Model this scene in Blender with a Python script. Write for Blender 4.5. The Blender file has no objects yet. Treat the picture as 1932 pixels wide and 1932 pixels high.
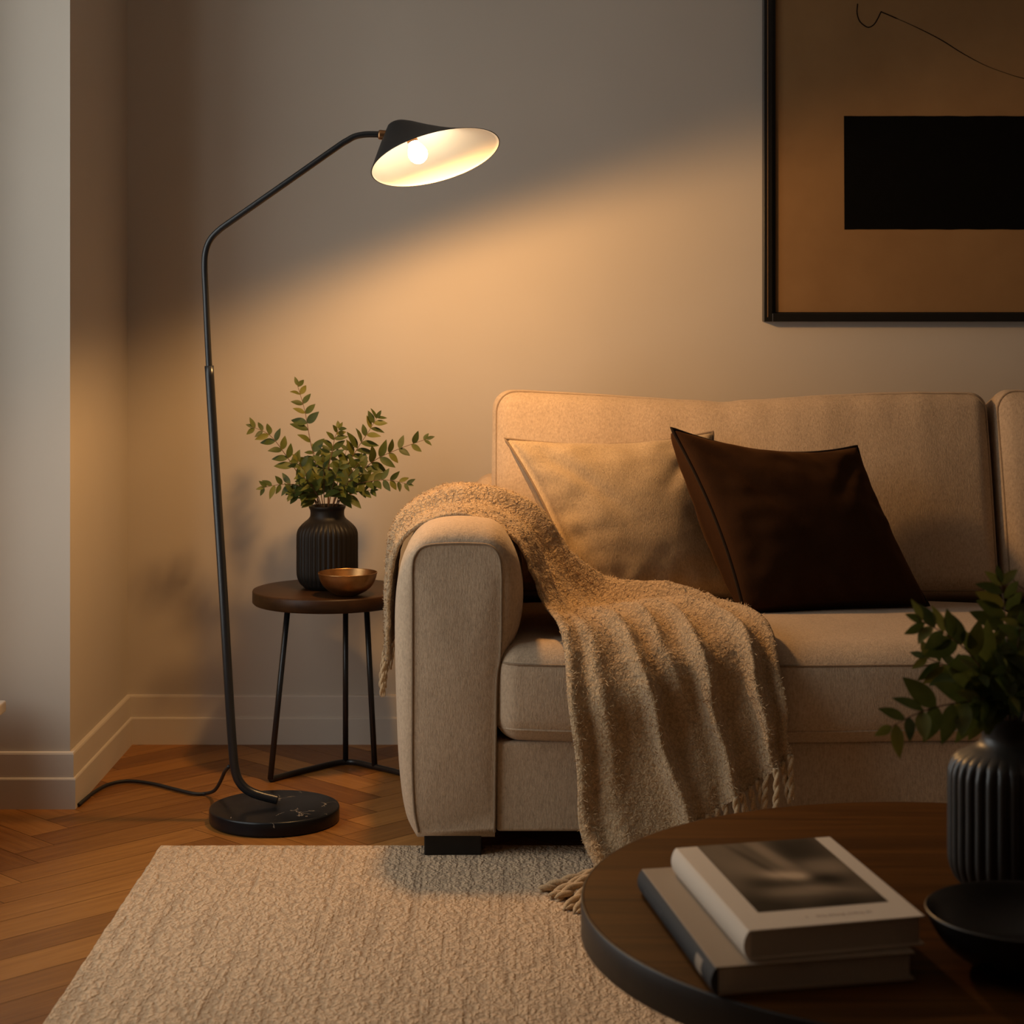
import bpy, bmesh, math, random
import numpy as np
from mathutils import Vector, Matrix, noise

random.seed(7)
rs = np.random.RandomState(11)
scene = bpy.context.scene
COL = scene.collection
PI = math.pi

# ------------------------------------------------------------------ camera (one-point perspective, level, lens shifted down)
CAM_H = 1.15
F_PX = 3600.0
cam_d = bpy.data.cameras.new('camera')
cam_d.sensor_width = 36.0
cam_d.lens = 36.0 * F_PX / 1932.0
cam_d.shift_y = -376.0 / 1932.0
cam_d.clip_start = 0.05
cam_d.dof.use_dof = True
cam_d.dof.focus_distance = 4.25
cam_d.dof.aperture_fstop = 6.3
cam = bpy.data.objects.new('camera', cam_d)
cam.location = (0, 0, CAM_H)
cam.rotation_euler = (PI / 2, 0, 0)
COL.objects.link(cam)
scene.camera = cam


def P(x, y, d):
    """a measured spot: where a point seen at x, y lies when it is d metres into the room"""
    return Vector(((x - 966) / F_PX * d, d, CAM_H - (y - 590) / F_PX * d))


# ------------------------------------------------------------------ object helpers
OFF = {}


def tag(o, label=None, cat=None, group=None, kind=None):
    if label: o['label'] = label
    if cat: o['category'] = cat
    if group: o['group'] = group
    if kind: o['kind'] = kind
    return o


def thing(name, loc, label, cat, group=None):
    o = bpy.data.objects.new(name, None)
    o.empty_display_size = 0.05
    o.location = loc
    COL.objects.link(o)
    OFF[o.name] = Vector(loc)
    return tag(o, label, cat, group)


def mesh(name, verts, faces, mat, parent=None, smooth=True, uvs=None, base=None):
    """one mesh object from world-space vertices; base = its own origin when top-level"""
    off = OFF[parent.name] if parent else Vector(base or (0, 0, 0))
    me = bpy.data.meshes.new(name)
    me.from_pydata([(v[0] - off[0], v[1] - off[1], v[2] - off[2]) for v in verts], [], [tuple(int(i) for i in f) for f in faces])
    me.update()
    if smooth:
        me.polygons.foreach_set('use_smooth', [True] * len(me.polygons))
    o = bpy.data.objects.new(name, me)
    mats = mat if isinstance(mat, (list, tuple)) else [mat]
    for m in mats:
        me.materials.append(m)
    if uvs is not None:
        ul = me.uv_layers.new(name='UVMap')
        for lp in me.loops:
            ul.data[lp.index].uv = uvs[lp.vertex_index]
    COL.objects.link(o)
    OFF[o.name] = Vector(off)
    if parent:
        o.parent = parent
    else:
        o.location = off
    return o


class MB:
    def __init__(s):
        s.v, s.f = [], []

    def add(s, verts, faces):
        n = len(s.v)
        s.v.extend(verts)
        s.f.extend([tuple(i + n for i in f) for f in faces])

    def box(s, x0, x1, y0, y1, z0, z1):
        v = [(x, y, z) for x in (x0, x1) for y in (y0, y1) for z in (z0, z1)]
        s.add(v, [(0, 1, 3, 2), (4, 6, 7, 5), (0, 4, 5, 1), (2, 3, 7, 6), (0, 2, 6, 4), (1, 5, 7, 3)])

    def tube(s, pts, r, n=10, cap=True, closed=False):
        v, f = tube_geo(pts, r, n, cap, closed)
        s.add(v, f)

    def build(s, name, mat, parent=None, smooth=True, base=None):
        return mesh(name, s.v, s.f, mat, parent, smooth, base=base)


def tube_geo(pts, r, n=10, cap=True, closed=False):
    pts = [Vector(p) for p in pts]
    m = len(pts)
    rr = r if isinstance(r, (list, tuple)) else [r] * m
    verts, faces = [], []
    T = []
    for i in range(m):
        if closed:
            t = pts[(i + 1) % m] - pts[i - 1]
        else:
            t = pts[min(i + 1, m - 1)] - pts[max(i - 1, 0)]
        T.append(t.normalized())
    up = Vector((0, 0, 1)) if abs(T[0].z) < 0.9 else Vector((1, 0, 0))
    nrm = (up - T[0] * up.dot(T[0])).normalized()
    for i in range(m):
        nrm = (nrm - T[i] * nrm.dot(T[i])).normalized()
        b = T[i].cross(nrm)
        for k in range(n):
            a = 2 * PI * k / n
            verts.append(pts[i] + (nrm * math.cos(a) + b * math.sin(a)) * rr[i])
    rings = m if closed else m - 1
    for i in range(rings):
        j = (i + 1) % m
        for k in range(n):
            k2 = (k + 1) % n
            faces.append((i * n + k, i * n + k2, j * n + k2, j * n + k))
    if cap and not closed:
        faces.append(tuple(range(n - 1, -1, -1)))
        faces.append(tuple((m - 1) * n + k for k in range(n)))
    return verts, faces


def cr(pts, n, closed=False):
    """Catmull-Rom through points -> n points per span"""
    pts = [np.array(p, float) for p in pts]
    m = len(pts)
    out = []
    spans = m if closed else m - 1
    for i in range(spans):
        if closed:
            p0, p1, p2, p3 = pts[i - 1], pts[i], pts[(i + 1) % m], pts[(i + 2) % m]
        else:
            p0, p1, p2, p3 = pts[max(i - 1, 0)], pts[i], pts[i + 1], pts[min(i + 2, m - 1)]
        for k in range(n):
            t = k / n
            out.append(0.5 * ((2 * p1) + (-p0 + p2) * t + (2 * p0 - 5 * p1 + 4 * p2 - p3) * t * t + (-p0 + 3 * p1 - 3 * p2 + p3) * t ** 3))
    if not closed:
        out.append(pts[-1])
    return out


def lathe(profile, n=64, rib=None, cx=0, cy=0, cz=0, smooth_prof=0):
    """revolve (r, z) list; rib = (count, depth, z0, z1) -> fluted body"""
    prof = profile
    if smooth_prof:
        prof = [tuple(p) for p in cr(profile, smooth_prof)]
    verts, faces = [], []
    m = len(prof)
    for (r, z) in prof:
        r = max(r, 0.0004)
        for k in range(n):
            a = 2 * PI * k / n
            q = r
            if rib:
                cnt, dep, z0, z1, z2, z3 = rib
                w = min(max((z - z0) / (z1 - z0), 0), 1) * min(max((z3 - z) / (z3 - z2), 0), 1)
                w = w * w * (3 - 2 * w)
                q = r - dep * w * (abs(math.cos(cnt * a / 2)) ** 0.7 * -1 + 1) if r > 0.02 else r
            verts.append((cx + q * math.cos(a), cy + q * math.sin(a), cz + z))
    for i in range(m - 1):
        for k in range(n):
            k2 = (k + 1) % n
            faces.append((i * n + k, i * n + k2, (i + 1) * n + k2, (i + 1) * n + k))
    faces.append(tuple(range(n - 1, -1, -1)))
    faces.append(tuple((m - 1) * n + k for k in range(n)))
    return verts, faces


def axis_samples(h, r, nm, nk=5):
    a = [-h + r * (1 - math.cos(PI / 2 * i / nk)) for i in range(nk)]
    a = [-h + r * i / nk for i in range(nk)]
    mid = [-(h - r) + 2 * (h - r) * i / nm for i in range(nm + 1)]
    return a + mid + [-q for q in reversed(a)]


def rounded_box(h, r, nm=(10, 10, 10), bulge=(0, 0, 0)):
    """plump upholstered block around the origin, half sizes h, corner radius r; returns verts, faces"""
    ax = [axis_samples(h[i], r, nm[i]) for i in range(3)]
    idx, verts, faces = {}, [], []

    def vid(i, j, k):
        key = (i, j, k)
        if key not in idx:
            p = np.array([ax[0][i], ax[1][j], ax[2][k]])
            hh = np.array(h)
            inner = np.clip(p, -(hh - r), hh - r)
            d = p - inner
            L = np.linalg.norm(d)
            q = inner + (d / L * r if L > 1e-9 else 0)
            s = q / hh
            for a in range(3):
                b, c = [x for x in range(3) if x != a]
                q[a] += np.sign(s[a]) * abs(s[a]) ** 3 * bulge[a] * max(0, 1 - s[b] ** 2) ** 0.8 * max(0, 1 - s[c] ** 2) ** 0.8
            idx[key] = len(verts)
            verts.append(q)
        return idx[key]

    n = [len(a) - 1 for a in ax]
    for j in range(n[1]):
        for k in range(n[2]):
            faces.append((vid(0, j, k), vid(0, j, k + 1), vid(0, j + 1, k + 1), vid(0, j + 1, k)))
            faces.append((vid(n[0], j, k), vid(n[0], j + 1, k), vid(n[0], j + 1, k + 1), vid(n[0], j, k + 1)))
    for i in range(n[0]):
        for k in range(n[2]):
            faces.append((vid(i, 0, k), vid(i + 1, 0, k), vid(i + 1, 0, k + 1), vid(i, 0, k + 1)))
            faces.append((vid(i, n[1], k), vid(i, n[1], k + 1), vid(i + 1, n[1], k + 1), vid(i + 1, n[1], k)))
    for i in range(n[0]):
        for j in range(n[1]):
            faces.append((vid(i, j, 0), vid(i, j + 1, 0), vid(i + 1, j + 1, 0), vid(i + 1, j, 0)))
            faces.append((vid(i, j, n[2]), vid(i + 1, j, n[2]), vid(i + 1, j + 1, n[2]), vid(i, j + 1, n[2])))
    return verts, faces


def nz(p, s, seed=0.0):
    return noise.noise(Vector((p[0] * s + seed, p[1] * s + seed * 1.7, p[2] * s - seed)))


# ------------------------------------------------------------------ materials
class NT:
    def __init__(s, name):
        s.m = bpy.data.materials.new(name)
        s.m.use_nodes = True
        s.n, s.l = s.m.node_tree.nodes, s.m.node_tree.links
        s.b = s.n['Principled BSDF']
        s.out = s.n['Material Output']
        s.tc = s.n.new('ShaderNodeTexCoord')

    def node(s, t, **kw):
        x = s.n.new('ShaderNode' + t)
        for k, v in kw.items():
            if k in x.inputs:
                x.inputs[k].default_value = v
            else:
                setattr(x, k, v)
        return x

    def link(s, a, b):
        s.l.new(a, b)

    def mapping(s, scale=(1, 1, 1), rot=(0, 0, 0), src='Object'):
        mp = s.node('Mapping')
        mp.inputs['Scale'].default_value = scale
        mp.inputs['Rotation'].default_value = rot
        s.link(s.tc.outputs[src], mp.inputs['Vector'])
        return mp.outputs[0]

    def noise(s, vec, scale, detail=3, rough=0.55, dist=0.0):
        x = s.node('TexNoise')
        x.inputs['Scale'].default_value = scale
        x.inputs['Detail'].default_value = detail
        x.inputs['Roughness'].default_value = rough
        x.inputs['Distortion'].default_value = dist
        if vec is not None:
            s.link(vec, x.inputs['Vector'])
        return x.outputs['Fac']

    def ramp(s, fac, stops):
        x = s.node('ValToRGB')
        el = x.color_ramp.elements
        while len(el) < len(stops):
            el.new(0.5)
        for e, (p, c) in zip(el, stops):
            e.position = p
            e.color = (*c, 1) if len(c) == 3 else c
        s.link(fac, x.inputs[0])
        return x.outputs[0]

    def math(s, op, a, b=None, c=None):
        x = s.node('Math', operation=op)
        for i, q in enumerate((a, b, c)):
            if q is None: continue
            if isinstance(q, (int, float)):
                x.inputs[i].default_value = q
            else:
                s.link(q, x.inputs[i])
        return x.outputs[0]

    def bump(s, h, strength=0.3, dist=0.002, prev=None):
        x = s.node('Bump')
        x.inputs['Strength'].default_value = strength
        x.inputs['Distance'].default_value = dist
        s.link(h, x.inputs['Height'])
        if prev is not None:
            s.link(prev, x.inputs['Normal'])
        return x.outputs[0]

    def mix(s, fac, a, b, mode='MIX'):
        x = s.node('Mix', data_type='RGBA', blend_type=mode)
        for i, q in ((0, fac), (6, a), (7, b)):
            if isinstance(q, (int, float)):
                x.inputs[i].default_value = q
            elif isinstance(q, tuple):
                x.inputs[i].default_value = (*q, 1)
            else:
                s.link(q, x.inputs[i])
        return x.outputs[2]

    def set(s, color=None, rough=None, metal=None, spec=None, normal=None, sheen=None, coat=None):
        b = s.b
        if color is not None:
            if isinstance(color, tuple):
                b.inputs['Base Color'].default_value = (*color, 1)
            else:
                s.link(color, b.inputs['Base Color'])
        if rough is not None:
            if isinstance(rough, (int, float)):
                b.inputs['Roughness'].default_value = rough
            else:
                s.link(rough, b.inputs['Roughness'])
        if metal is not None: b.inputs['Metallic'].default_value = metal
        if spec is not None: b.inputs['Specular IOR Level'].default_value = spec
        if sheen is not None: b.inputs['Sheen Weight'].default_value = sheen
        if coat is not None: b.inputs['Coat Weight'].default_value = coat
        if normal is not None: s.link(normal, b.inputs['Normal'])
        return s.m


def c_mul(c, k):
    return tuple(x * k for x in c)


def plaster(name, c, bump=0.06):
    t = NT(name)
    v = t.mapping()
    n1 = t.noise(v, 1.6, 3)
    n2 = t.noise(v, 90, 3)
    col = t.ramp(n1, [(0.3, c_mul(c, 0.95)), (0.7, c_mul(c, 1.03))])
    return t.set(col, 0.75, spec=0.25, normal=t.bump(n2, bump, 0.001))


def fabric(name, c, weave=330, bump=0.7, var=0.12, streak=True, sheen=0.15, sheen_tint=None):
    t = NT(name)
    v = t.mapping()
    v2 = t.mapping((1, 1, 0.22))
    big = t.noise(v, 5, 3)
    fine = t.noise(v2, weave, 3, 0.65)
    fine2 = t.noise(v, weave * 0.45, 4, 0.7, 0.6)
    h = t.math('ADD', t.math('MULTIPLY', fine, 0.6), t.math('MULTIPLY', fine2, 0.6))
    col = t.ramp(h, [(0.38, c_mul(c, 1 - 2.2 * var)), (0.6, c), (0.8, c_mul(c, 1 + 1.6 * var))])
    col = t.mix(1.0, col, t.ramp(big, [(0.3, (0.92, 0.92, 0.92)), (0.7, (1.04, 1.04, 1.04))]), 'MULTIPLY')
    n = t.bump(h, bump, 0.0022)
    n = t.bump(t.noise(v, 14, 2), 0.12, 0.02, n)
    m = t.set(col, 0.92, spec=0.12, normal=n, sheen=sheen)
    t.b.inputs['Sheen Roughness'].default_value = 0.5
    if sheen_tint:
        t.b.inputs['Sheen Tint'].default_value = (*sheen_tint, 1)
    return m


def wool(name, c, scale=130, bump=1.0, dist=0.006):
    t = NT(name)
    v = t.mapping()
    w = t.noise(v, 22, 2)
    vo = t.node('TexVoronoi', feature='F1')
    vo.inputs['Scale'].default_value = scale
    # distorted cells read as curled loops
    mp = t.node('VectorMath', operation='ADD')
    nn = t.node('TexNoise')
    nn.inputs['Scale'].default_value = scale * 0.6
    nn.inputs['Detail'].default_value = 2
    t.link(v, nn.inputs['Vector'])
    sc = t.node('VectorMath', operation='SCALE')
    sc.inputs['Scale'].default_value = 0.016
    t.link(nn.outputs['Color'], sc.inputs[0])
    t.link(v, mp.inputs[0]); t.link(sc.outputs[0], mp.inputs[1])
    t.link(mp.outputs[0], vo.inputs['Vector'])
    f2 = t.noise(v, scale * 4, 3, 0.7)
    h = t.math('ADD', t.math('MULTIPLY', vo.outputs['Distance'], 1.0), t.math('MULTIPLY', f2, 0.45))
    col = t.ramp(h, [(0.25, c_mul(c, 1.12)), (0.55, c), (0.95, c_mul(c, 0.72))])
    col = t.mix(1.0, col, t.ramp(w, [(0.3, (0.9, 0.9, 0.9)), (0.7, (1.05, 1.05, 1.05))]), 'MULTIPLY')
    inv = t.math('SUBTRACT', 1.0, h)
    return t.set(col, 0.95, spec=0.08, normal=t.bump(inv, bump, dist), sheen=0.25)


def plain(name, c, rough=0.5, metal=0.0, spec=0.5, nscale=0, nb=0.05, coat=None):
    t = NT(name)
    nrm = None
    col = c
    if nscale:
        v = t.mapping()
        n = t.noise(v, nscale, 3)
        nrm = t.bump(n, nb, 0.001)
        col = t.ramp(n, [(0.3, c_mul(c, 0.88)), (0.7, c_mul(c, 1.1))])
    return t.set(col, rough, metal, spec, nrm, coat=coat)


def wood(name, c0, c1, axis=0, rough=0.4, spec=0.4, scale=1.0):
    t = NT(name)
    s = [26 * scale] * 3
    s[axis] = 1.6 * scale
    v = t.mapping(tuple(s))
    n1 = t.noise(v, 1.0, 5, 0.6, 0.8)
    s2 = [220 * scale] * 3
    s2[axis] = 6 * scale
    n2 = t.noise(t.mapping(tuple(s2)), 1.0, 3)
    f = t.math('ADD', t.math('MULTIPLY', n1, 0.75), t.math('MULTIPLY', n2, 0.25))
    col = t.ramp(f, [(0.32, c0), (0.68, c1)])
    return t.set(col, rough, spec=spec, normal=t.bump(n2, 0.08, 0.0006))


M = {}
M['wall'] = plaster('wall_paint', (0.505, 0.45, 0.385))
M['trim'] = plaster('trim_paint', (0.57, 0.51, 0.44), 0.02)
M['ceiling'] = plaster('ceiling_paint', (0.68, 0.63, 0.56))
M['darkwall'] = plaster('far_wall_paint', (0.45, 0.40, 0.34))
M['sofa'] = fabric('beige_linen', (0.48, 0.355, 0.24))
M['piping'] = fabric('linen_piping', (0.27, 0.19, 0.12), 400, 0.4)
M['pillow'] = fabric('camel_linen', (0.46, 0.335, 0.20), 420, 0.6, 0.14)
M['velvet'] = fabric('brown_velvet', (0.025, 0.0086, 0.0016), 600, 0.25, 0.1, sheen=0.15, sheen_tint=(0.55, 0.25, 0.08))
M['velvet_piping'] = fabric('dark_velvet_piping', (0.014, 0.007, 0.003), 600, 0.2, 0.1, sheen=0.05)
M['throw'] = wool('camel_wool', (0.56, 0.385, 0.215), 150, 0.8, 0.005)
M['fringe'] = wool('fringe_wool', (0.62, 0.43, 0.24), 300, 0.5, 0.002)
M['black_metal'] = plain('black_metal', (0.012, 0.012, 0.013), 0.32, 0.0, 0.5, 300, 0.03)
M['black_paint'] = plain('matte_black_paint', (0.018, 0.018, 0.018), 0.45, 0, 0.4, 900, 0.1)
M['brass'] = plain('aged_brass', (0.35, 0.18, 0.08), 0.35, 1.0, 0.5, 200, 0.05)
M['lining'] = plain('cream_enamel', (0.84, 0.76, 0.62), 0.6, 0, 0.2)
M['rubber'] = plain('black_cord', (0.012, 0.012, 0.012), 0.6)
M['walnut'] = wood('dark_walnut', (0.034, 0.0115, 0.0018), (0.105, 0.038, 0.0062), 0, 0.55, 0.04)
M['walnut_side'] = wood('dark_walnut_top', (0.020, 0.0082, 0.0025), (0.050, 0.021, 0.007), 0, 0.42, 0.25)
M['edge'] = wood('dark_edge_band', (0.014, 0.009, 0.006), (0.026, 0.017, 0.011), 2, 0.45, 0.3)
M['black_wood'] = plain('black_wood', (0.012, 0.009, 0.007), 0.5, 0, 0.3, 60)
M['vase'] = plain('black_stoneware', (0.0105, 0.0085, 0.007), 0.46, 0, 0.2, 500, 0.05)
M['vase_glazed'] = plain('dark_brown_glazed_stoneware', (0.034, 0.0275, 0.022), 0.40, 0, 0.5, 500, 0.05)
M['bronze'] = plain('hammered_bronze', (0.42, 0.22, 0.085), 0.36, 1.0, 0.5, 60, 0.05)
M['dark_bowl'] = plain('dark_glazed_bowl', (0.014, 0.011, 0.009), 0.35, 0, 0.5, 80, 0.1)
M['stem'] = plain('stem_bark', (0.12, 0.055, 0.02), 0.6)
M['paper'] = plain('page_block', (0.50, 0.43, 0.35), 0.8, 0, 0.2, 700, 0.2)
M['cover_white'] = plain('ivory_cover', (0.68, 0.575, 0.46), 0.6, 0, 0.2)
M['cover_grey'] = plain('pale_grey_cover', (0.36, 0.28, 0.205), 0.65, 0, 0.15)
M['spine_dark'] = plain('charcoal_spine', (0.036, 0.034, 0.033), 0.65, 0, 0.2, 400, 0.1)
M['ink'] = plain('faint_ink', (0.40, 0.30, 0.24), 0.6)
M['frame_black'] = plain('black_frame_lacquer', (0.008, 0.007, 0.006), 0.3, 0, 0.5)
M['paint_black'] = plain('black_pigment', (0.003, 0.0026, 0.002), 0.85, 0, 0.05, 40, 0.2)


def leaf_mat():
    t = NT('leaf_green')
    g = t.node('NewGeometry')
    n = t.noise(t.mapping(), 40, 2)
    c = t.ramp(g.outputs['Random Per Island'], [(0.0, (0.026, 0.042, 0.008)), (0.55, (0.068, 0.090, 0.015)), (1.0, (0.18, 0.17, 0.032))])
    c = t.mix(0.25, c, t.ramp(n, [(0.3, (0.03, 0.045, 0.01)), (0.7, (0.15, 0.15, 0.03))]))
    t.set(c, 0.5, spec=0.3)
    tr = t.node('BsdfTranslucent')
    t.link(c, tr.inputs['Color'])
    mx = t.node('MixShader')
    mx.inputs[0].default_value = 0.3
    t.link(t.b.outputs[0], mx.inputs[1]); t.link(tr.outputs[0], mx.inputs[2])
    t.link(mx.outputs[0], t.out.inputs['Surface'])
    return t.m


M['leaf'] = leaf_mat()


def marble_mat():
    t = NT('black_marble')
    v = t.mapping()
    d = t.noise(v, 9, 4)
    vo = t.node('TexVoronoi', feature='DISTANCE_TO_EDGE')
    vo.inputs['Scale'].default_value = 11
    add = t.node('VectorMath', operation='ADD')
    nn = t.node('TexNoise'); nn.inputs['Scale'].default_value = 14; nn.inputs['Detail'].default_value = 4
    t.link(v, nn.inputs['Vector'])
    sc = t.node('VectorMath', operation='SCALE'); sc.inputs['Scale'].default_value = 0.12
    t.link(nn.outputs['Color'], sc.inputs[0])
    t.link(v, add.inputs[0]); t.link(sc.outputs[0], add.inputs[1]); t.link(add.outputs[0], vo.inputs['Vector'])
    vein = t.math('LESS_THAN', vo.outputs['Distance'], 0.012)
    gate = t.math('GREATER_THAN', t.noise(v, 16, 2), 0.62)
    f = t.math('MULTIPLY', t.math('MULTIPLY', vein, gate), 0.6)
    col = t.mix(f, (0.006, 0.007, 0.009), (0.34, 0.28, 0.21))
    return t.set(col, 0.3, spec=0.28)


M['marble'] = marble_mat()


def floor_mat():
    t = NT('oak_herringbone')
    g = t.node('NewGeometry')
    uv = t.node('Mapping'); uv.inputs['Scale'].default_value = (5, 95, 1)
    t.link(t.tc.outputs['UV'], uv.inputs['Vector'])
    off = t.node('VectorMath', operation='ADD')
    comb = t.node('CombineXYZ')
    rr = t.math('MULTIPLY', g.outputs['Random Per Island'], 57.0)
    t.link(rr, comb.inputs[0]); t.link(rr, comb.inputs[1]); t.link(rr, comb.inputs[2])
    t.link(uv.outputs[0], off.inputs[0]); t.link(comb.outputs[0], off.inputs[1])
    n1 = t.noise(off.outputs[0], 0.9, 4, 0.6, 0.5)
    n2 = t.noise(off.outputs[0], 5, 3)
    f = t.math('ADD', t.math('MULTIPLY', n1, 0.6), t.math('MULTIPLY', n2, 0.25))
    f = t.math('ADD', f, t.math('MULTIPLY', t.math('SUBTRACT', g.outputs['Random Per Island'], 0.5), 0.5))
    col = t.ramp(f, [(0.18, (0.165, 0.060, 0.011)), (0.5, (0.30, 0.124, 0.025)), (0.8, (0.43, 0.195, 0.048))])
    r = t.ramp(n2, [(0.3, (0.36,) * 3), (0.7, (0.5,) * 3)])
    return t.set(col, r, spec=0.35, normal=t.bump(n2, 0.06, 0.0006))


M['floor'] = floor_mat()
M['joint'] = plain('floor_joint', (0.045, 0.018, 0.006), 0.7)


def rug_mat():
    t = NT('looped_wool_rug')
    v = t.mapping()
    nn = t.node('TexNoise'); nn.inputs['Scale'].default_value = 60; nn.inputs['Detail'].default_value = 2
    t.link(v, nn.inputs['Vector'])
    sc = t.node('VectorMath', operation='SCALE'); sc.inputs['Scale'].default_value = 0.022
    t.link(nn.outputs['Color'], sc.inputs[0])
    add = t.node('VectorMath', operation='ADD')
    mp = t.mapping((1, 0.45, 1))
    t.link(mp, add.inputs[0]); t.link(sc.outputs[0], add.inputs[1])
    vo = t.node('TexVoronoi', feature='F1'); vo.inputs['Scale'].default_value = 105
    t.link(add.outputs[0], vo.inputs['Vector'])
    st = t.noise(t.mapping((46, 1.6, 1)), 1.0, 3, 0.6)
    stw = t.ramp(st, [(0.36, (0, 0, 0)), (0.5, (1, 1, 1))])
    f2 = t.noise(v, 420, 3, 0.7)
    h = t.math('ADD', t.math('MULTIPLY', vo.outputs['Distance'], -1.0), t.math('MULTIPLY', f2, 0.25))
    h = t.math('ADD', h, t.math('MULTIPLY', stw, 0.3))
    c = (0.67, 0.475, 0.295)
    col = t.ramp(h, [(0.0, c_mul(c, 0.74)), (0.35, c), (0.75, c_mul(c, 1.1))])
    # ramp input is clamped to 0..1, shift the heights there
    h2 = t.math('ADD', h, 0.45)
    col = t.ramp(h2, [(0.1, c_mul(c, 0.70)), (0.5, c), (0.9, c_mul(c, 1.08))])
    return t.set(col, 0.95, spec=0.08, normal=t.bump(h, 0.9, 0.008), sheen=0.15)


M['rug'] = rug_mat()


def canvas_mat():
    t = NT('raw_canvas')
    v = t.mapping()
    a = t.noise(v, 3.2, 4, 0.6)
    b = t.noise(v, 420, 2)
    col = t.ramp(a, [(0.25, (0.205, 0.112, 0.046)), (0.75, (0.27, 0.155, 0.066))])
    return t.set(col, 0.8, spec=0.15, normal=t.bump(b, 0.15, 0.001))


M['canvas'] = canvas_mat()


def emission(name, c, s):
    t = NT(name)
    t.b.inputs['Base Color'].default_value = (*c, 1)
    t.b.inputs['Emission Color'].default_value = (*c, 1)
    t.b.inputs['Emission Strength'].default_value = s
    return t.m


BULB_L = 25.0
M['bulb'] = emission('lit_bulb_glass', (1.0, 0.86, 0.66), BULB_L)


def glass_mat():
    t = NT('window_glass')
    tr = t.node('BsdfTransparent'); gl = t.node('BsdfGlossy'); gl.inputs['Roughness'].default_value = 0.02
    mx = t.node('MixShader'); mx.inputs[0].default_value = 0.06
    t.link(tr.outputs[0], mx.inputs[1]); t.link(gl.outputs[0], mx.inputs[2])
    t.link(mx.outputs[0], t.out.inputs['Surface'])
    return t.m


M['glass'] = glass_mat()

# ------------------------------------------------------------------ the setting
XL, XR, YB, YF, ZC = -1.32, 3.3, 5.096, -1.6, 2.65   # left wall, right wall, back wall, wall behind the camera, ceiling
PX, PY = -1.027, 4.434                                # corner pier: its side and its front


def struct(name, mb, mat, smooth=False):
    o = mb.build(name, mat, None, smooth)
    o['kind'] = 'structure'
    return o


# herringbone floor: planks of 0.48 x 0.096 m, laid at 45 degrees
def build_floor():
    Wd, R_ = 0.096, 5
    gap = 0.0007
    bm = bmesh.new()
    uvl = bm.loops.layers.uv.new('UVMap')
    c45 = math.sqrt(0.5)

    def rot(a, b):
        return ((a - b) * c45 - 0.31, (a + b) * c45 + 0.05)

    def plank(a0, a1, b0, b1, along):
        xs = [(a0 + gap, b0 + gap), (a1 - gap, b0 + gap), (a1 - gap, b1 - gap), (a0 + gap, b1 - gap)]
        pts = [rot(*q) for q in xs]
        if max(p[0] for p in pts) < XL - .05 or min(p[0] for p in pts) > XR + .05 or max(p[1] for p in pts) < YF - .05 or min(p[1] for p in pts) > YB + .05:
            return
        vs = [bm.verts.new((p[0], p[1], 0)) for p in pts]
        f = bm.faces.new(vs)
        for lp, q in zip(f.loops, xs):
            lp[uvl].uv = (q[0] - a0, q[1] - b0) if along == 0 else (q[1] - b0, q[0] - a0)

    N = 90
    for k in range(-N, N):
        for m in range(-12, 12):
            x = k + 2 * R_ * m
            plank(x * Wd, (x + R_) * Wd, k * Wd, (k + 1) * Wd, 0)
            y = k - 2 * R_ + 1 + 2 * R_ * m
            plank(k * Wd, (k + 1) * Wd, y * Wd, (y + R_) * Wd, 1)
    for co, no in (((XL, 0, 0), (-1, 0, 0)), ((XR, 0, 0), (1, 0, 0)), ((0, YF, 0), (0, -1, 0)), ((0, YB, 0), (0, 1, 0))):
        geom = bm.verts[:] + bm.edges[:] + bm.faces[:]
        bmesh.ops.bisect_plane(bm, geom=geom, plane_co=co, plane_no=no, clear_outer=True)
    # sub-floor showing as dark hairline joints
    z = -0.0015
    s = [bm.verts.new(p) for p in ((XL, YF, z), (XR, YF, z), (XR, YB, z), (XL, YB, z))]
    f = bm.faces.new(s)
    f.material_index = 1
    bmesh.ops.recalc_face_normals(bm, faces=bm.faces[:])
    for f in bm.faces:
        if f.normal.z < 0: f.normal_flip()
    me = bpy.data.meshes.new('floor')
    bm.to_mesh(me); bm.free()
    me.materials.append(M['floor']); me.materials.append(M['joint'])
    o = bpy.data.objects.new('floor', me)
    COL.objects.link(o)
    o['kind'] = 'structure'


build_floor()
b = MB(); b.box(XL - .12, XR + .12, YB, YB + .12, -.02, ZC); struct('wall_back', b, M['wall'])
b = MB(); b.box(XR, XR + .12, YF, YB, -.02, ZC); struct('wall_right', b, M['darkwall'])
b = MB(); b.box(XL - .12, XR + .12, YF - .12, YF, -.02, ZC); struct('wall_front', b, M['darkwall'])
b = MB(); b.box(XL - .12, XR + .12, YF - .12, YB + .12, ZC, ZC + .1); struct('ceiling', b, M['ceiling'])
b = MB(); b.box(XL, PX, PY, YB, -.01, ZC); struct('wall_pier', b, M['wall'])
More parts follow.
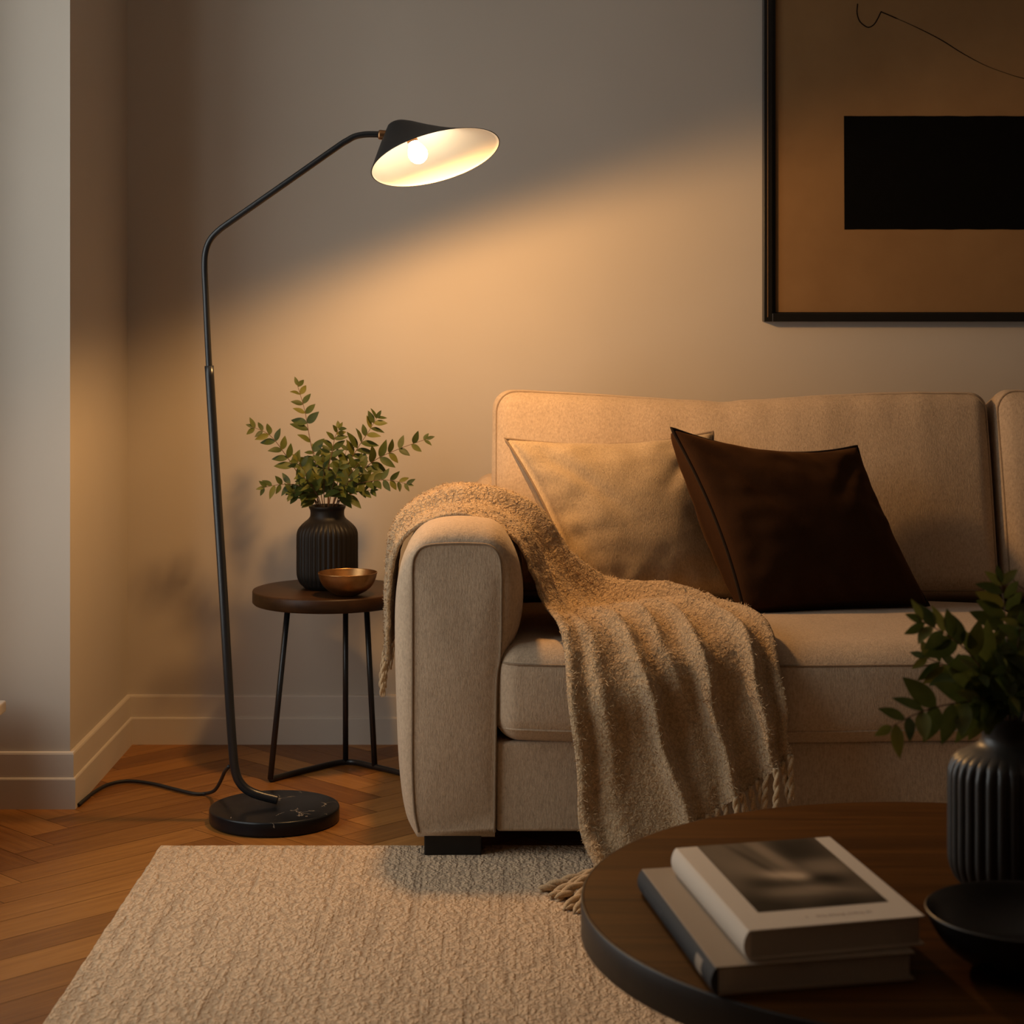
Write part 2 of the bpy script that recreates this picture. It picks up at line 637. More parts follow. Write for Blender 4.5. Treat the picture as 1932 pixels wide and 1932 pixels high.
# left wall with its tall low-silled window
WY0, WY1, WZ0, WZ1 = 2.75, 4.18, 0.27, 2.42
b = MB()
b.box(XL - .12, XL, YF, WY0, -.02, ZC)
b.box(XL - .12, XL, WY1, YB, -.02, ZC)
b.box(XL - .12, XL, WY0, WY1, -.02, WZ0)
b.box(XL - .12, XL, WY0, WY1, WZ1, ZC)
struct('wall_left', b, M['wall'])
win = bpy.data.objects.new('window_1', None); COL.objects.link(win); win['kind'] = 'structure'
win.location = (XL - .06, (WY0 + WY1) / 2, WZ0); OFF['window_1'] = Vector(win.location)
b = MB()
xa, xb = XL - .09, XL - .04
for (y0, y1) in ((WY0, WY0 + .05), (WY1 - .05, WY1), ((WY0 + WY1) / 2 - .03, (WY0 + WY1) / 2 + .03)):
    b.box(xa, xb, y0, y1, WZ0, WZ1)
b.box(xa, xb, WY0, WY1, WZ0, WZ0 + .05); b.box(xa, xb, WY0, WY1, WZ1 - .05, WZ1)
b.build('window_frame', M['trim'], win, False)
b = MB(); b.box(XL - .068, XL - .062, WY0 + .05, WY1 - .05, WZ0 + .05, WZ1 - .05); b.build('pane', M['glass'], win, False)
b = MB(); b.box(XL - .04, -1.151, WY0 - .06, 4.345, WZ0 - .028, WZ0 - .002); so = b.build('window_sill', M['trim'], win, False)
bv = so.modifiers.new('soft_edge', 'BEVEL'); bv.width = 0.004; bv.segments = 2


def skirting(name, pts, closed_ends=True):
    """two-step skirting run along wall points (x, y) with outward normal to the left of travel reversed"""
    prof = [(0.0, 0.0), (0.016, 0.0), (0.016, 0.068), (0.0145, 0.0712), (0.0105, 0.0722), (0.0105, 0.1255), (0.009, 0.1295), (0.0, 0.131)]
    V, Fc = [], []
    n = len(prof)
    m = len(pts)
    for i, (x, y) in enumerate(pts):
        dirs = []
        if i > 0: dirs.append(Vector((pts[i][0] - pts[i - 1][0], pts[i][1] - pts[i - 1][1])).normalized())
        if i < m - 1: dirs.append(Vector((pts[i + 1][0] - pts[i][0], pts[i + 1][1] - pts[i][1])).normalized())
        ns = [Vector((d.y, -d.x)) for d in dirs]
        if len(ns) == 2:
            nn = (ns[0] + ns[1]); nn = nn / nn.dot(ns[0])
        else:
            nn = ns[0]
        for (o_, z) in prof:
            V.append((x + nn.x * o_, y + nn.y * o_, z))
    for i in range(m - 1):
        for k in range(n - 1):
            Fc.append((i * n + k, (i + 1) * n + k, (i + 1) * n + k + 1, i * n + k + 1))
    Fc.append(tuple(range(n))); Fc.append(tuple((m - 1) * n + k for k in reversed(range(n))))
    o = mesh(name, V, Fc, M['trim'], None, False)
    o['kind'] = 'structure'
    return o


skirting('baseboard_left', [(XL, PY), (PX, PY), (PX, YB)])
skirting('baseboard_back', [(PX + .001, YB), (XR, YB)])

# ------------------------------------------------------------------ rug
RX0, RX1, RY0, RY1, RZ = -0.752, 1.75, 1.25, 4.075, 0.012


def build_rug():
    hx, hy, hz = (RX1 - RX0) / 2, (RY1 - RY0) / 2, RZ / 2 + .001
    v, f = rounded_box((hx, hy, hz), hz * 0.95, (160, 190, 1))
    cx, cy = (RX0 + RX1) / 2, (RY0 + RY1) / 2
    out = []
    for p in v:
        q = Vector((p[0] + cx, p[1] + cy, p[2] + hz))
        edge = max(abs(p[0]) / hx, abs(p[1]) / hy)
        j = 0.0022 if (abs(abs(p[0]) - hx) < .02 or abs(abs(p[1]) - hy) < .02) else 0.0
        q.x += j * nz(q, 60, 3); q.y += j * nz(q, 60, 9)
        if p[2] > 0:
            q.z += 0.0012 * nz(q, 18, 1)
        # the woven corner is slightly rounded
        out.append(q)
    c = (cx, cy, 0)
    o = mesh('rug', out, f, M['rug'], None, True, base=c)
    tag(o, 'cream looped wool rug on the herringbone floor in front of the sofa', 'rug')


build_rug()

# ------------------------------------------------------------------ sofa
SF = thing('sofa', (0.57, 4.5, 0), 'beige linen sofa with rounded arm and block feet against the back wall', 'sofa')
AY0, AY1 = 3.985, 4.985
outer_px = [(788, 1572), (766, 1530), (754, 1450), (748, 1330), (745, 1200), (747, 1120), (757, 1060), (775, 1020), (805, 993), (850, 981), (900, 981), (940, 993), (968, 1030), (984, 1080), (987, 1130), (980, 1180), (965, 1215), (949, 1245), (938, 1285), (936, 1400), (934, 1572)]
panel_px = [(790, 1570), (782, 1530), (778, 1450), (778, 1330), (778, 1200), (778, 1120), (778, 1072), (783, 1048), (800, 1031), (840, 1026), (895, 1026), (925, 1030), (941, 1049), (946, 1080), (946, 1130), (946, 1180), (945, 1215), (943, 1245), (937, 1285), (935, 1400), (933, 1570)]


def to_plane(px, d):
    return [(P(x, y, d).x, P(x, y, d).z) for x, y in px]


def arm_mesh(mirror_about=None):
    D1 = AY0 + 0.075
    A = cr(to_plane(panel_px, AY0), 5)
    B = cr(to_plane(outer_px, D1), 5)
    n = len(A)
    rings = []
    cxz = np.array([(-0.103), 0.37])
    # padded front panel
    for s, bul in ((0.0, 0.010), (0.3, 0.009), (0.6, 0.0065), (0.85, 0.003), (0.97, 0.0), (1.0, 0.0005)):
        rings.append([(cxz[0] + (a[0] - cxz[0]) * s, AY0 - bul, cxz[1] + (a[1] - cxz[1]) * s) for a in A])
    # round-over from the seam to the full section
    for i in range(1, 9):
        a = PI / 2 * i / 8
        w, dy = math.sin(a), (1 - math.cos(a))
        rings.append([(p[0] + (q[0] - p[0]) * w, AY0 + 0.001 + (D1 - AY0) * dy, p[1] + (q[1] - p[1]) * w) for p, q in zip(A, B)])
    m2 = 20
    for i in range(1, m2 + 1):
        y = D1 + (AY1 - 0.04 - D1) * i / m2
        rings.append([(q[0] + 0.002 * nz((q[0], y, q[1]), 6), y, q[1] + 0.003 * nz((q[0], y, q[1]), 7, 4)) for q in B])
    for s, y in ((0.985, AY1 - .012), (0.95, AY1), (0.5, AY1 + .003), (0.0, AY1 + .003)):
        rings.append([(cxz[0] + (q[0] - cxz[0]) * s, y, cxz[1] + (q[1] - cxz[1]) * s) for q in B])
    V = [p for r in rings for p in r]
    Fc = []
    for i in range(len(rings) - 1):
        for k in range(n - 1):
            Fc.append((i * n + k, i * n + k + 1, (i + 1) * n + k + 1, (i + 1) * n + k))
        Fc.append((i * n + n - 1, i * n, (i + 1) * n, (i + 1) * n + n - 1))
    seam = [Vector((a[0], AY0 - 0.0005, a[1])) for a in A]
    back_seam = [Vector((q[0], AY0 + .012, q[1])) for q in B]
    if mirror_about is not None:
        V = [(2 * mirror_about - p[0], p[1], p[2]) for p in V]
        Fc = [tuple(reversed(f)) for f in Fc]
        seam = [Vector((2 * mirror_about - p.x, p.y, p.z)) for p in seam]
    return V, Fc, seam


SOFA_MID = 1.19
for mir in (None, SOFA_MID):
    V, Fc, seam = arm_mesh(mir)
    arm = mesh('arm', V, Fc, M['sofa'], SF)
    v, f = tube_geo(seam, 0.0026, 8)
    mesh('piping', v, f, M['piping'], arm)

# seat base rail
v, f = rounded_box(((2 * SOFA_MID + 0.066) / 2, 0.46, 0.094), 0.008, (12, 8, 6))
mesh('base_rail', [(p[0] + SOFA_MID, p[1] + 3.992 + 0.46, p[2] + 0.158) for p in v], f, M['sofa'], SF)
# sofa back
v, f = rounded_box((SOFA_MID + 0.10, 0.09, 0.36), 0.05, (20, 3, 8))
mesh('back_panel', [(p[0] + SOFA_MID, p[1] + 4.955, p[2] + 0.37) for p in v], f, M['sofa'], SF)
for lx in (-0.184 + 0.059, 2 * SOFA_MID + 0.184 - 0.059):
    for ly in (3.995, 4.85):
        b = MB(); b.box(lx - .059, lx + .061, ly, ly + .09, RZ + .0005 if ly < 4.07 and ly < RY1 - .05 else 0.0, 0.068)
        o = b.build('leg', M['black_wood'], SF, False)
        bv = o.modifiers.new('soft_edge', 'BEVEL'); bv.width = 0.003; bv.segments = 2


# seat cushions
def seat_cushion(x0, x1):
    hx, hy, hz = (x1 - x0) / 2, 0.325, 0.102
    v, f = rounded_box((hx, hy, hz), 0.052, (26, 14, 5), (0.004, 0.016, 0.022))
    cx, cy, cz = (x0 + x1) / 2, 3.968 + hy, 0.352
    out = []
    for p in v:
        q = Vector((p[0] + cx, p[1] + cy, p[2] + cz))
        q.z += 0.004 * nz(q, 5, 2)
        q.y += 0.003 * nz(q, 6, 5)
        out.append(q)
    o = mesh('seat_cushion', out, f, M['sofa'], SF)
    for zz, yy in ((0.066, 0.0), (-0.072, 0.0)):
        pts = []
        for i in range(61):
            s = -1 + 2 * i / 60
            x = cx + hx * 0.985 * s
            # follow the front face: corner rounding + bulge
            zc = zz
            ez = max(0.0, abs(zc) - (hz - 0.052)); e = math.sqrt(max(0, 0.052 ** 2 - ez ** 2))
            ex = max(0.0, abs(s * 0.985) * hx - (hx - 0.052)); e2 = math.sqrt(max(1e-9, 0.052 ** 2 - ez ** 2 - ex ** 2))
            yf = cy - (hy - 0.052) - e2
            sy = abs(yf - cy) / hy
            yf -= sy ** 3 * 0.016 * max(0, 1 - (s * .985) ** 2) ** .8 * max(0, 1 - (zz / hz) ** 2) ** .8
            q = Vector((x, yf, cz + zz))
            q.y += 0.003 * nz(q, 6, 5) - 0.0006
            q.z += 0.004 * nz(q, 5, 2)
            pts.append(q)
        v2, f2 = tube_geo(pts, 0.0026, 8)
        mesh('piping', v2, f2, M['piping'] if zz > 0 else M['sofa'], o)


seat_cushion(-0.036, SOFA_MID - .004)
seat_cushion(SOFA_MID + .004, 2 * SOFA_MID + 0.036)


# back cushions
def back_cushion(x0, x1, seed):
    hx, hy, hz = (x1 - x0) / 2, 0.095, 0.254
    v, f = rounded_box((hx, hy, hz), 0.045, (44, 4, 22), (0.003, 0.045, 0.006))
    lean = math.radians(16)
    cx = (x0 + x1) / 2
    R = Matrix.Rotation(-lean, 3, 'X')
    C0 = Vector((cx, 4.755, 0.692))

    def place(p):
        p = Vector(p)
        s = p.x / hx
        t = (p.z / hz + 1) / 2
        p.z += max(0, t) ** 3 * (-0.024 * math.exp(-((s + 0.08) / 0.45) ** 2) + 0.008 * math.exp(-((s + .97) / 0.2) ** 2) - 0.004 * math.exp(-((s + 0.07) / 0.05) ** 2))
        if p.y < 0:
            # soft vertical puckers below the top edge
            p.y += 0.006 * max(0, t - 0.45) * 2 * noise.noise(Vector((p.x * 16 + seed, 0, p.z * 2.0)))
            p.y += 0.010 * noise.noise(Vector((p.x * 4.2 + seed, 3, p.z * 3.0)))
        return R @ p + C0

    o = mesh('back_cushion', [place(p) for p in v], f, M['sofa'], SF)
    # piping follows the front border
    pts = []
    r = 0.045
    kx, kz = hx - 0.010, hz - 0.010
    rc = 0.05
    path = []
    for (sx, sz, a0) in ((1, 1, 0), (-1, 1, 90), (-1, -1, 180), (1, -1, 270)):
        for i in range(9):
            a = math.radians(a0 + 90 * i / 8)
            path.append((sx * (kx - rc) + rc * math.cos(a), sz * (kz - rc) + rc * math.sin(a)))
    dense = []
    m = len(path)
    for i in range(m):
        p, q = np.array(path[i]), np.array(path[(i + 1) % m])
        L = np.linalg.norm(q - p)
        k = max(1, int(L / 0.02))
        for j in range(k):
            dense.append(p + (q - p) * j / k)
    for (x, z) in dense:
        ex = max(0, abs(x) - (hx - r)); ez = max(0, abs(z) - (hz - r))
        e = math.hypot(ex, ez)
        y = -(hy - r) - math.sqrt(max(r * r - e * e, 1e-6))
        pts.append(place((x, y - 0.001, z)))
    v2, f2 = tube_geo(pts, 0.0028, 8, closed=True)
    mesh('piping', v2, f2, M['piping'], o)


back_cushion(-0.048, SOFA_MID - .006, 1.0)
back_cushion(SOFA_MID + .006, 2 * SOFA_MID + 0.048, 8.0)


# ------------------------------------------------------------------ scatter pillows
def pillow(name, label, TL, TR, BR, BL, thick, mat, pmat, seed, wr, peek=0.0, sag=0.06):
    N = 56
    TL, TR, BR, BL = map(Vector, (TL, TR, BR, BL))
    root = thing(name, ((BL + BR) / 2)[:], label, 'pillow')

    def mid(u, v):
        # u right, v down, edges pulled in between the corners
        pu = 0.045 * (1 - (2 * v - 1) ** 2); pv = (sag * (1 - v) + 0.012 * v) * (1 - (2 * u - 1) ** 2)
        uu = 0.5 + (u - 0.5) * (1 - 2 * pu * abs(2 * u - 1) ** 0.0)
        vv = 0.5 + (v - 0.5) * (1 - 2 * pv)
        return TL * (1 - uu) * (1 - vv) + TR * uu * (1 - vv) + BR * uu * vv + BL * (1 - uu) * vv

    nrm = ((TR - TL).cross(BL - TL) + (TR - BR).cross(TL - TR) * 0).normalized()
    if nrm.y > 0: nrm = -nrm
    verts, faces = [], []
    for side in (1, -1):
        for i in range(N + 1):
            for j in range(N + 1):
                u, v = i / N, j / N
                a, c = 1 - (2 * u - 1) ** 2, 1 - (2 * v - 1) ** 2
                h = thick / 2 * (max(a, 0) * max(c, 0)) ** 0.42
                h *= 1 + 0.12 * (v - 0.4)
                p = mid(u, v)
                e = min(u, 1 - u, v, 1 - v)
                # wrinkles that radiate from the seams
                wgt = math.exp(-e * 7) * min(1, e * 30)
                w = wr * wgt * noise.noise(Vector((u * 9 + seed, v * 9, seed)))
                w += wr * 0.5 * noise.noise(Vector((u * 3.2 + seed, v * 3.2, seed * 2))) * min(1, e * 5)
                # gathers running in from the left and right seams
                w += wr * 0.6 * (math.exp(-u * 4.5) * min(1, max(0, u - .03) * 9) + 0.5 * math.exp(-(1 - u) * 6) * min(1, (1 - u) * 18)) * noise.noise(Vector((u * 2.5 + seed, v * 8, 5 + seed)))
                # diagonal drag folds from corners
                w += -wr * 0.6 * math.exp(-((u - v * 0.75) / 0.06) ** 2) * math.exp(-((u - .22) / .16) ** 2) * (1 if side > 0 else 0)
                w += -wr * 0.5 * math.exp(-(((1 - u) - v * 0.9) / 0.06) ** 2) * math.exp(-((u - .8) / .12) ** 2) * (1 if side > 0 else 0)
                w *= min(1.0, h / 0.045)
                verts.append(p + nrm * side * (h + w) + (Vector((-peek * (max(a, 0) * max(c, 0)) ** 0.35, 0, 0)) if side < 0 else Vector((0, 0, 0))))
    K = (N + 1) * (N + 1)
    for s in (0, 1):
        for i in range(N):
            for j in range(N):
                a = s * K + i * (N + 1) + j
                q = (a, a + N + 1, a + N + 2, a + 1)
                faces.append(q if s else tuple(reversed(q)))
    # close the seam
    rim = [(i, 0) for i in range(N)] + [(N, j) for j in range(N)] + [(i, N) for i in range(N, 0, -1)] + [(0, j) for j in range(N, 0, -1)]
    for k in range(len(rim)):
        a = rim[k]; c = rim[(k + 1) % len(rim)]
        ia, ic = a[0] * (N + 1) + a[1], c[0] * (N + 1) + c[1]
        faces.append((ia, ic, K + ic, K + ia))
    mesh('pillow_cover', verts, faces, mat, root)
    pts = [mid(i / N, j / N) + nrm * 0.001 for (i, j) in rim]
    v2, f2 = tube_geo(pts, 0.0038, 8, closed=True)
    mesh('piping', v2, f2, pmat, root)


pillow('beige_pillow', 'square camel beige linen pillow leaning in the sofa corner by the arm', P(952, 828, 4.50), P(1345, 815, 4.62), P(1390, 1130, 4.52), P(1095, 1135, 4.36), 0.17, M['pillow'], M['piping'], 2.3, 0.016, 0.03)
pillow('brown_pillow', 'square dark brown velvet pillow propped in front of the beige one', P(1266, 808, 4.38), P(1616, 842, 4.56), P(1752, 1142, 4.43), P(1404, 1158, 4.27), 0.16, M['velvet'], M['velvet_piping'], 6.1, 0.014, 0.062, 0.088)


# ------------------------------------------------------------------ throw
def build_throw():
    Nn = [(-.276, 4.22, .38), (-.266, 4.205, .555), (-.232, 4.17, .660), (-.115, 4.14, .712), (-.005, 4.11, .672), (.040, 4.08, .595), (.066, 4.06, .52), (.104, 3.985, .468), (.119, 3.918, .342), (.127, 3.90, .218), (.140, 3.87, .107), (.158, 3.81, .030)]
    Mm = [(-.282, 4.42, .37), (-.272, 4.42, .56), (-.235, 4.42, .675), (-.105, 4.38, .722), (.03, 4.33, .68), (.085, 4.27, .585), (.16, 4.20, .500), (.285, 4.05, .505), (.325, 3.932, .42), (.345, 3.925, .31), (.36, 3.90, .21), (.38, 3.87, .115)]
    Ff = [(-.282, 4.60, .40), (-.272, 4.62, .58), (-.232, 4.65, .69), (-.10, 4.62, .728), (.075, 4.55, .655), (.145, 4.47, .565), (.245, 4.38, .505), (.44, 4.20, .505), (.535, 4.015, .498), (.556, 3.922, .385), (.565, 3.915, .30), (.572, 3.905, .245)]
    S = len(Nn)
    NU, NV = 150, 30
    cn, cm, cf = cr(Nn, NV), cr(Mm, NV), cr(Ff, NV)
    rows = len(cn)
    U = np.linspace(0, 1, NU + 1)
    base = np.zeros((rows, NU + 1, 3))
    for r in range(rows):
        for k, u in enumerate(U):
            base[r, k] = cn[r] * (2 * (u - .5) * (u - 1)) + cm[r] * (4 * u * (1 - u)) + cf[r] * (2 * u * (u - .5))
    du = np.gradient(base, axis=1); dv = np.gradient(base, axis=0)
    nr = np.cross(dv, du)
    nr /= np.linalg.norm(nr, axis=2, keepdims=True) + 1e-12
    # smooth the normals along the length so that folds stay orderly
    for _ in range(12):
        p = np.pad(nr, ((1, 1), (1, 1), (0, 0)), mode='edge')
        nr = (p[:-2, 1:-1] + p[2:, 1:-1] + p[1:-1, :-2] + p[1:-1, 2:] + 2 * nr) / 6
    nr /= np.linalg.norm(nr, axis=2, keepdims=True)
    # ridges: lists of (station, u, height, width)
    ridges = [
        [(4, .03, .004, .05), (6, .03, .012, .05), (7, .03, .020, .045), (8, .025, .022, .04), (11, .025, .024, .045)],
        [(6, .12, .0, .05), (7, .14, .016, .05), (8, .16, .022, .045), (9.5, .17, .018, .05), (11, .16, .014, .06)],
        [(6, .30, .010, .05), (7, .31, .026, .045), (8, .37, .036, .036), (9.5, .41, .040, .034), (11, .45, .038, .036)],
        [(6, .50, .008, .05), (7, .47, .030, .04), (7.6, .48, .020, .04), (8.3, .52, .010, .04), (9.5, .55, .006, .04), (11, .56, .004, .04)],
        [(6, .62, .008, .05), (7, .62, .032, .042), (8, .645, .038, .036), (9.5, .665, .042, .034), (11, .69, .040, .036)],
        [(6.3, .80, .008, .05), (7, .79, .030, .042), (8, .865, .036, .036), (9.5, .885, .038, .035), (11, .90, .036, .038)],
        [(7, .95, .020, .035), (8, .985, .014, .03), (11, .99, .012, .03)],
        # the rolled edge that runs over the arm and down towards the cushions
        [(0, .40, .012, .30, .4), (2, .36, .030, .36, .14), (3, .36, .038, .36, .12), (4, .46, .044, .28, .14), (5, .64, .046, .20, .4), (6, .84, .050, .12, .6), (6.6, .92, .050, .08, .8), (7.1, .97, .02, .06, 1), (8, 1.0, 0, .06, 1)],
        [(0, .95, .0, .12), (2, .95, .012, .12), (4, .97, .014, .1), (5, .99, .006, .08), (6, 1.0, 0, .06)],
        [(0, .05, .004, .06), (2, .07, .012, .08), (3, .10, .018, .09), (4, .17, .020, .10), (5, .24, .022, .08), (6, .22, .010, .06), (7, .2, 0, .06)],
        [(4, .30, .0, .03), (5, .42, .012, .03), (6, .45, .012, .03), (6.7, .42, .0, .03)],
    ]
    st = np.linspace(0, S - 1, rows)
    disp = np.zeros((rows, NU + 1))
    for rg in ridges:
        k = np.array(rg)
        uu = np.interp(st, k[:, 0], k[:, 1]); hh = np.interp(st, k[:, 0], k[:, 2], left=0, right=k[-1, 2]); ww = np.interp(st, k[:, 0], k[:, 3])
        hh[st < k[0, 0] - 1e-6] = 0
        x = (U[None, :] - uu[:, None]) / ww[:, None]
        if k.shape[1] > 4:
            x = np.where(x < 0, x / np.interp(st, k[:, 0], k[:, 4])[:, None], x)
        disp = np.maximum(disp, hh[:, None] * np.exp(-x * x)) + 0.25 * np.minimum(disp, hh[:, None] * np.exp(-x * x))
    pos = base.copy()
    for r in range(rows):
        for k in range(NU + 1):
            p = base[r, k]
            d = disp[r, k] + 0.004 * nz(p, 9, 4) + 0.0022 * nz(p, 34, 7) + 0.0016 * nz(p, 90, 2)
            pos[r, k] = p + nr[r, k] * d
            # side sway of the hanging folds
            s = st[r]
            if s > 7:
                pos[r, k, 0] += 0.006 * math.sin(3 * s + 5 * U[k]) * (s - 7) / 4
            pos[r, k, 2] = max(pos[r, k, 2], RZ + .008)
    # wavy hems
    verts = [tuple(x) for x in pos.reshape(-1, 3)]
    W = NU + 1
    faces = [(r * W + k, (r + 1) * W + k, (r + 1) * W + k + 1, r * W + k + 1) for r in range(rows - 1) for k in range(NU)]
    root = thing('throw_blanket', (0.1, 4.15, 0.60), 'camel wool throw with knotted fringe draped over the sofa arm and seat', 'blanket')
    cl = mesh('blanket_cloth', verts, faces, M['throw'], root)
    so = cl.modifiers.new('thickness', 'SOLIDIFY'); so.thickness = 0.009; so.offset = -1.0
    # short loose hairs of the brushed wool
    hv, hf = [], []
    g = np.random.RandomState(3)
    for i in range(15000):
        r = g.randint(0, rows - 1); k = g.randint(0, NU)
        a, c_ = g.rand(), g.rand()
        p = pos[r, k] * (1 - a) * (1 - c_) + pos[r + 1, k] * a * (1 - c_) + pos[r, k + 1] * (1 - a) * c_ + pos[r + 1, k + 1] * a * c_
        n = nr[r, k]
        t1 = np.array([g.randn(), g.randn(), g.randn()]); t1 -= n * t1.dot(n); t1 /= np.linalg.norm(t1) + 1e-9
        L = 0.004 + 0.007 * g.rand()
        side = np.cross(n, t1) * (0.0005 + 0.0004 * g.rand())
        q1 = p + n * (0.001 + 0.0015 * g.rand()) + t1 * L * 0.5
        q2 = p + n * (0.001 + 0.005 * g.rand() ** 2) + t1 * L
        b0 = len(hv)
        hv += [tuple(p - side), tuple(p + side), tuple(q1 + side), tuple(q1 - side), tuple(q2)]
        hf += [(b0, b0 + 1, b0 + 2, b0 + 3), (b0 + 3, b0 + 2, b0 + 4)]
    nap = mesh('wool_nap', hv, hf, M['fringe'], root)
    nap['kind'] = 'stuff'

    # fringe tassels
    def tassel(p0, p1, p2, rad=0.0048):
        p0, p1, p2 = map(np.array, (p0, p1, p2))
        mb = MB()
        ph = g.rand() * 6
        for s in (0, 1):
            pts, rr = [], []
            for i in range(17):
                t = i / 16
                c = (1 - t) ** 2 * p0 + 2 * t * (1 - t) * p1 + t * t * p2
                tn = (p1 - p0) * (1 - t) + (p2 - p1) * t
                tn /= np.linalg.norm(tn) + 1e-9
                ux = np.cross(tn, (0.3, 0.9, 0.2)); ux /= np.linalg.norm(ux) + 1e-9
                uy = np.cross(tn, ux)
                a = ph + s * PI + t * 11
                pts.append(Vector(c + (ux * math.cos(a) + uy * math.sin(a)) * rad * 0.55))
                rr.append(rad * (0.75 if t < .9 else 0.75 * (1 - (t - .9) / .1 * .7)))
            mb.tube(pts, rr, 7)
        mb.build('tassel', M['fringe'], root)

    hem = pos[-1]
    # front hem: hanging tassels on the right two thirds, lying on the rug at the left
    lying = [(0.0, (1016, 1680)), (0.02, (1036, 1694)), (0.05, (1050, 1698)), (0.08, (1066, 1716)), (0.11, (1086, 1722)), (0.145, (1104, 1738)), (0.18, (1128, 1748)), (0.22, (1150, 1752))]
    for u, (x, y) in lying:
        p0 = hem[int(u * NU)] + np.array([0, 0, -0.004])
        d = (CAM_H - RZ - .006) * F_PX / (y - 590)
        e = np.array(P(x, y, d))
        midp = p0 * 0.42 + e * 0.58 + np.array([-0.012 + .02 * g.rand(), -.01, 0.006])
        midp[2] = max(midp[2], RZ + .008)
        p0[2] = max(p0[2], RZ + .010)
        tassel(p0, midp, e, 0.0085)
    for u in np.linspace(0.30, 0.99, 17):
        p0 = hem[int(u * NU)] + np.array([0, 0, .004])
        L = 0.072 + 0.02 * g.rand()
        e = p0 + np.array([0.012 + 0.018 * g.randn() * .5, -0.004 + .006 * g.randn(), -L])
        e[2] = max(e[2], RZ + .012)
        tassel(p0, (p0 + e) / 2 + np.array([0.006 * g.randn(), -.004, 0]), e, 0.0060)
    # outer hem beside the side table
    hem0 = pos[0]
    for u in np.linspace(0.02, 0.98, 16):
        p0 = hem0[int(u * NU)] + np.array([0, 0, .004])
        L = 0.07 + 0.02 * g.rand()
        e = p0 + np.array([-0.006 + 0.004 * g.randn(), 0.01 * g.randn(), -L])
        tassel(p0, (p0 + e) / 2 + np.array([-0.004, .004 * g.randn(), 0]), e, 0.0042)


build_throw()

# ------------------------------------------------------------------ floor lamp
LD = 4.32
LB = Vector(((518 - 966) / F_PX * LD, LD, 0))
LAMP = thing('floor_lamp', LB[:], 'black arc floor lamp with lit cone shade and round marble base', 'floor lamp')
v, f = lathe([(0.02, 0.0), (0.142, 0.0), (0.1455, 0.0025), (0.1465, 0.006), (0.1465, 0.029), (0.1455, 0.0325), (0.142, 0.034), (0.02, 0.034)], 96, cx=LB.x, cy=LB.y)
mesh('base', v, f, M['marble'], LAMP)
low = [P(x, y, LD) for x, y in ((524, 1509), (507, 1505), (490, 1500.5), (474, 1494.5), (460, 1485), (449, 1470), (443, 1450), (440, 1425), (434, 1340), (420, 1100), (406, 880), (394.5, 690))]
v, f = tube_geo([Vector(p) for p in cr(low, 6)], 0.0104, 20)
mesh('pole', v, f, M['black_metal'], LAMP)
upp = [P(x, y, LD) for x, y in ((396, 720), (392, 640), (388.5, 560), (386, 505), (388, 475), (397, 452), (414, 434), (440, 415), (540, 345), (636, 277.5), (654, 266), (670, 257.5), (688, 254), (704, 253.5), (722, 254))]
v, f = tube_geo([Vector(p) for p in cr(upp, 6)], 0.0074, 18)
mesh('arm', v, f, M['black_metal'], LAMP)
b = MB()
c0, c1 = P(714, 254, LD), P(733, 255.5, LD)
b.tube([c0, c0.lerp(c1, .12), c0.lerp(c1, .2), c0.lerp(c1, .9), c1], [0.0095, 0.0112, 0.0112, 0.0112, 0.010], 20)
b.build('collar', M['brass'], LAMP)


def shade_rings(off):
    """oblique cone: rim circle -> small rounded crown over to the arm side"""
    nrm = Vector((0.262, -0.285, -0.922)).normalized()
    C0 = P(822, 298, LD)
    R0 = 0.1505 - off
    ex = Vector((1, 0, 0)); ex = (ex - nrm * ex.dot(nrm)).normalized()
    ey = nrm.cross(ex)
    C1 = P(756, 232.5, LD) + Vector((0, 0.012, 0)) + nrm * off
    n1 = Vector((0.15, -0.10, -0.98)).normalized()
    ex1 = (Vector((1, 0, 0)) - n1 * n1.x).normalized(); ey1 = n1.cross(ex1)
    rings = []
    K = 72
    R1 = 0.0300 - off
    for t, k in ((0.0, 1.0), (0.004, 1.004), (0.04, 1.0), (0.2, 1.0), (0.4, 1.0), (0.6, 1.0), (0.8, 1.0), (0.93, 1.0), (1.0, 1.0)):
        R = (R0 + (R1 - R0) * t) * k
        C = C0.lerp(C1, t)
        ring = []
        for i in range(K):
            a = 2 * PI * i / K
            d0 = ex * math.cos(a) + ey * math.sin(a); d1 = ex1 * math.cos(a) + ey1 * math.sin(a)
            ring.append(C + d0.lerp(d1, t).normalized() * R)
        rings.append(ring)
    for k in (0.985, 0.95, 0.88, 0.78, 0.62, 0.42, 0.2, 0.0):
        ring = []
        for i in range(K):
            a = 2 * PI * i / K
            d = ex1 * math.cos(a) + ey1 * math.sin(a)
            pw = 1.15 + 2.2 * (0.5 - 0.5 * d.x)
            ring.append(C1 - n1 * (0.0085 * (1 - k ** pw)) + d * R1 * k)
        rings.append(ring)
    V = [p for r in rings for p in r]
    Fc = []
    for i in range(len(rings) - 1):
        for k in range(K):
            k2 = (k + 1) % K
            Fc.append((i * K + k, i * K + k2, (i + 1) * K + k2, (i + 1) * K + k))
    return V, Fc, nrm, C0, C1, rings


V, Fc, LN, SC0, SC1, outer_r = shade_rings(0.0)
V2, Fc2, _, _, _, inner_r = shade_rings(0.0022)
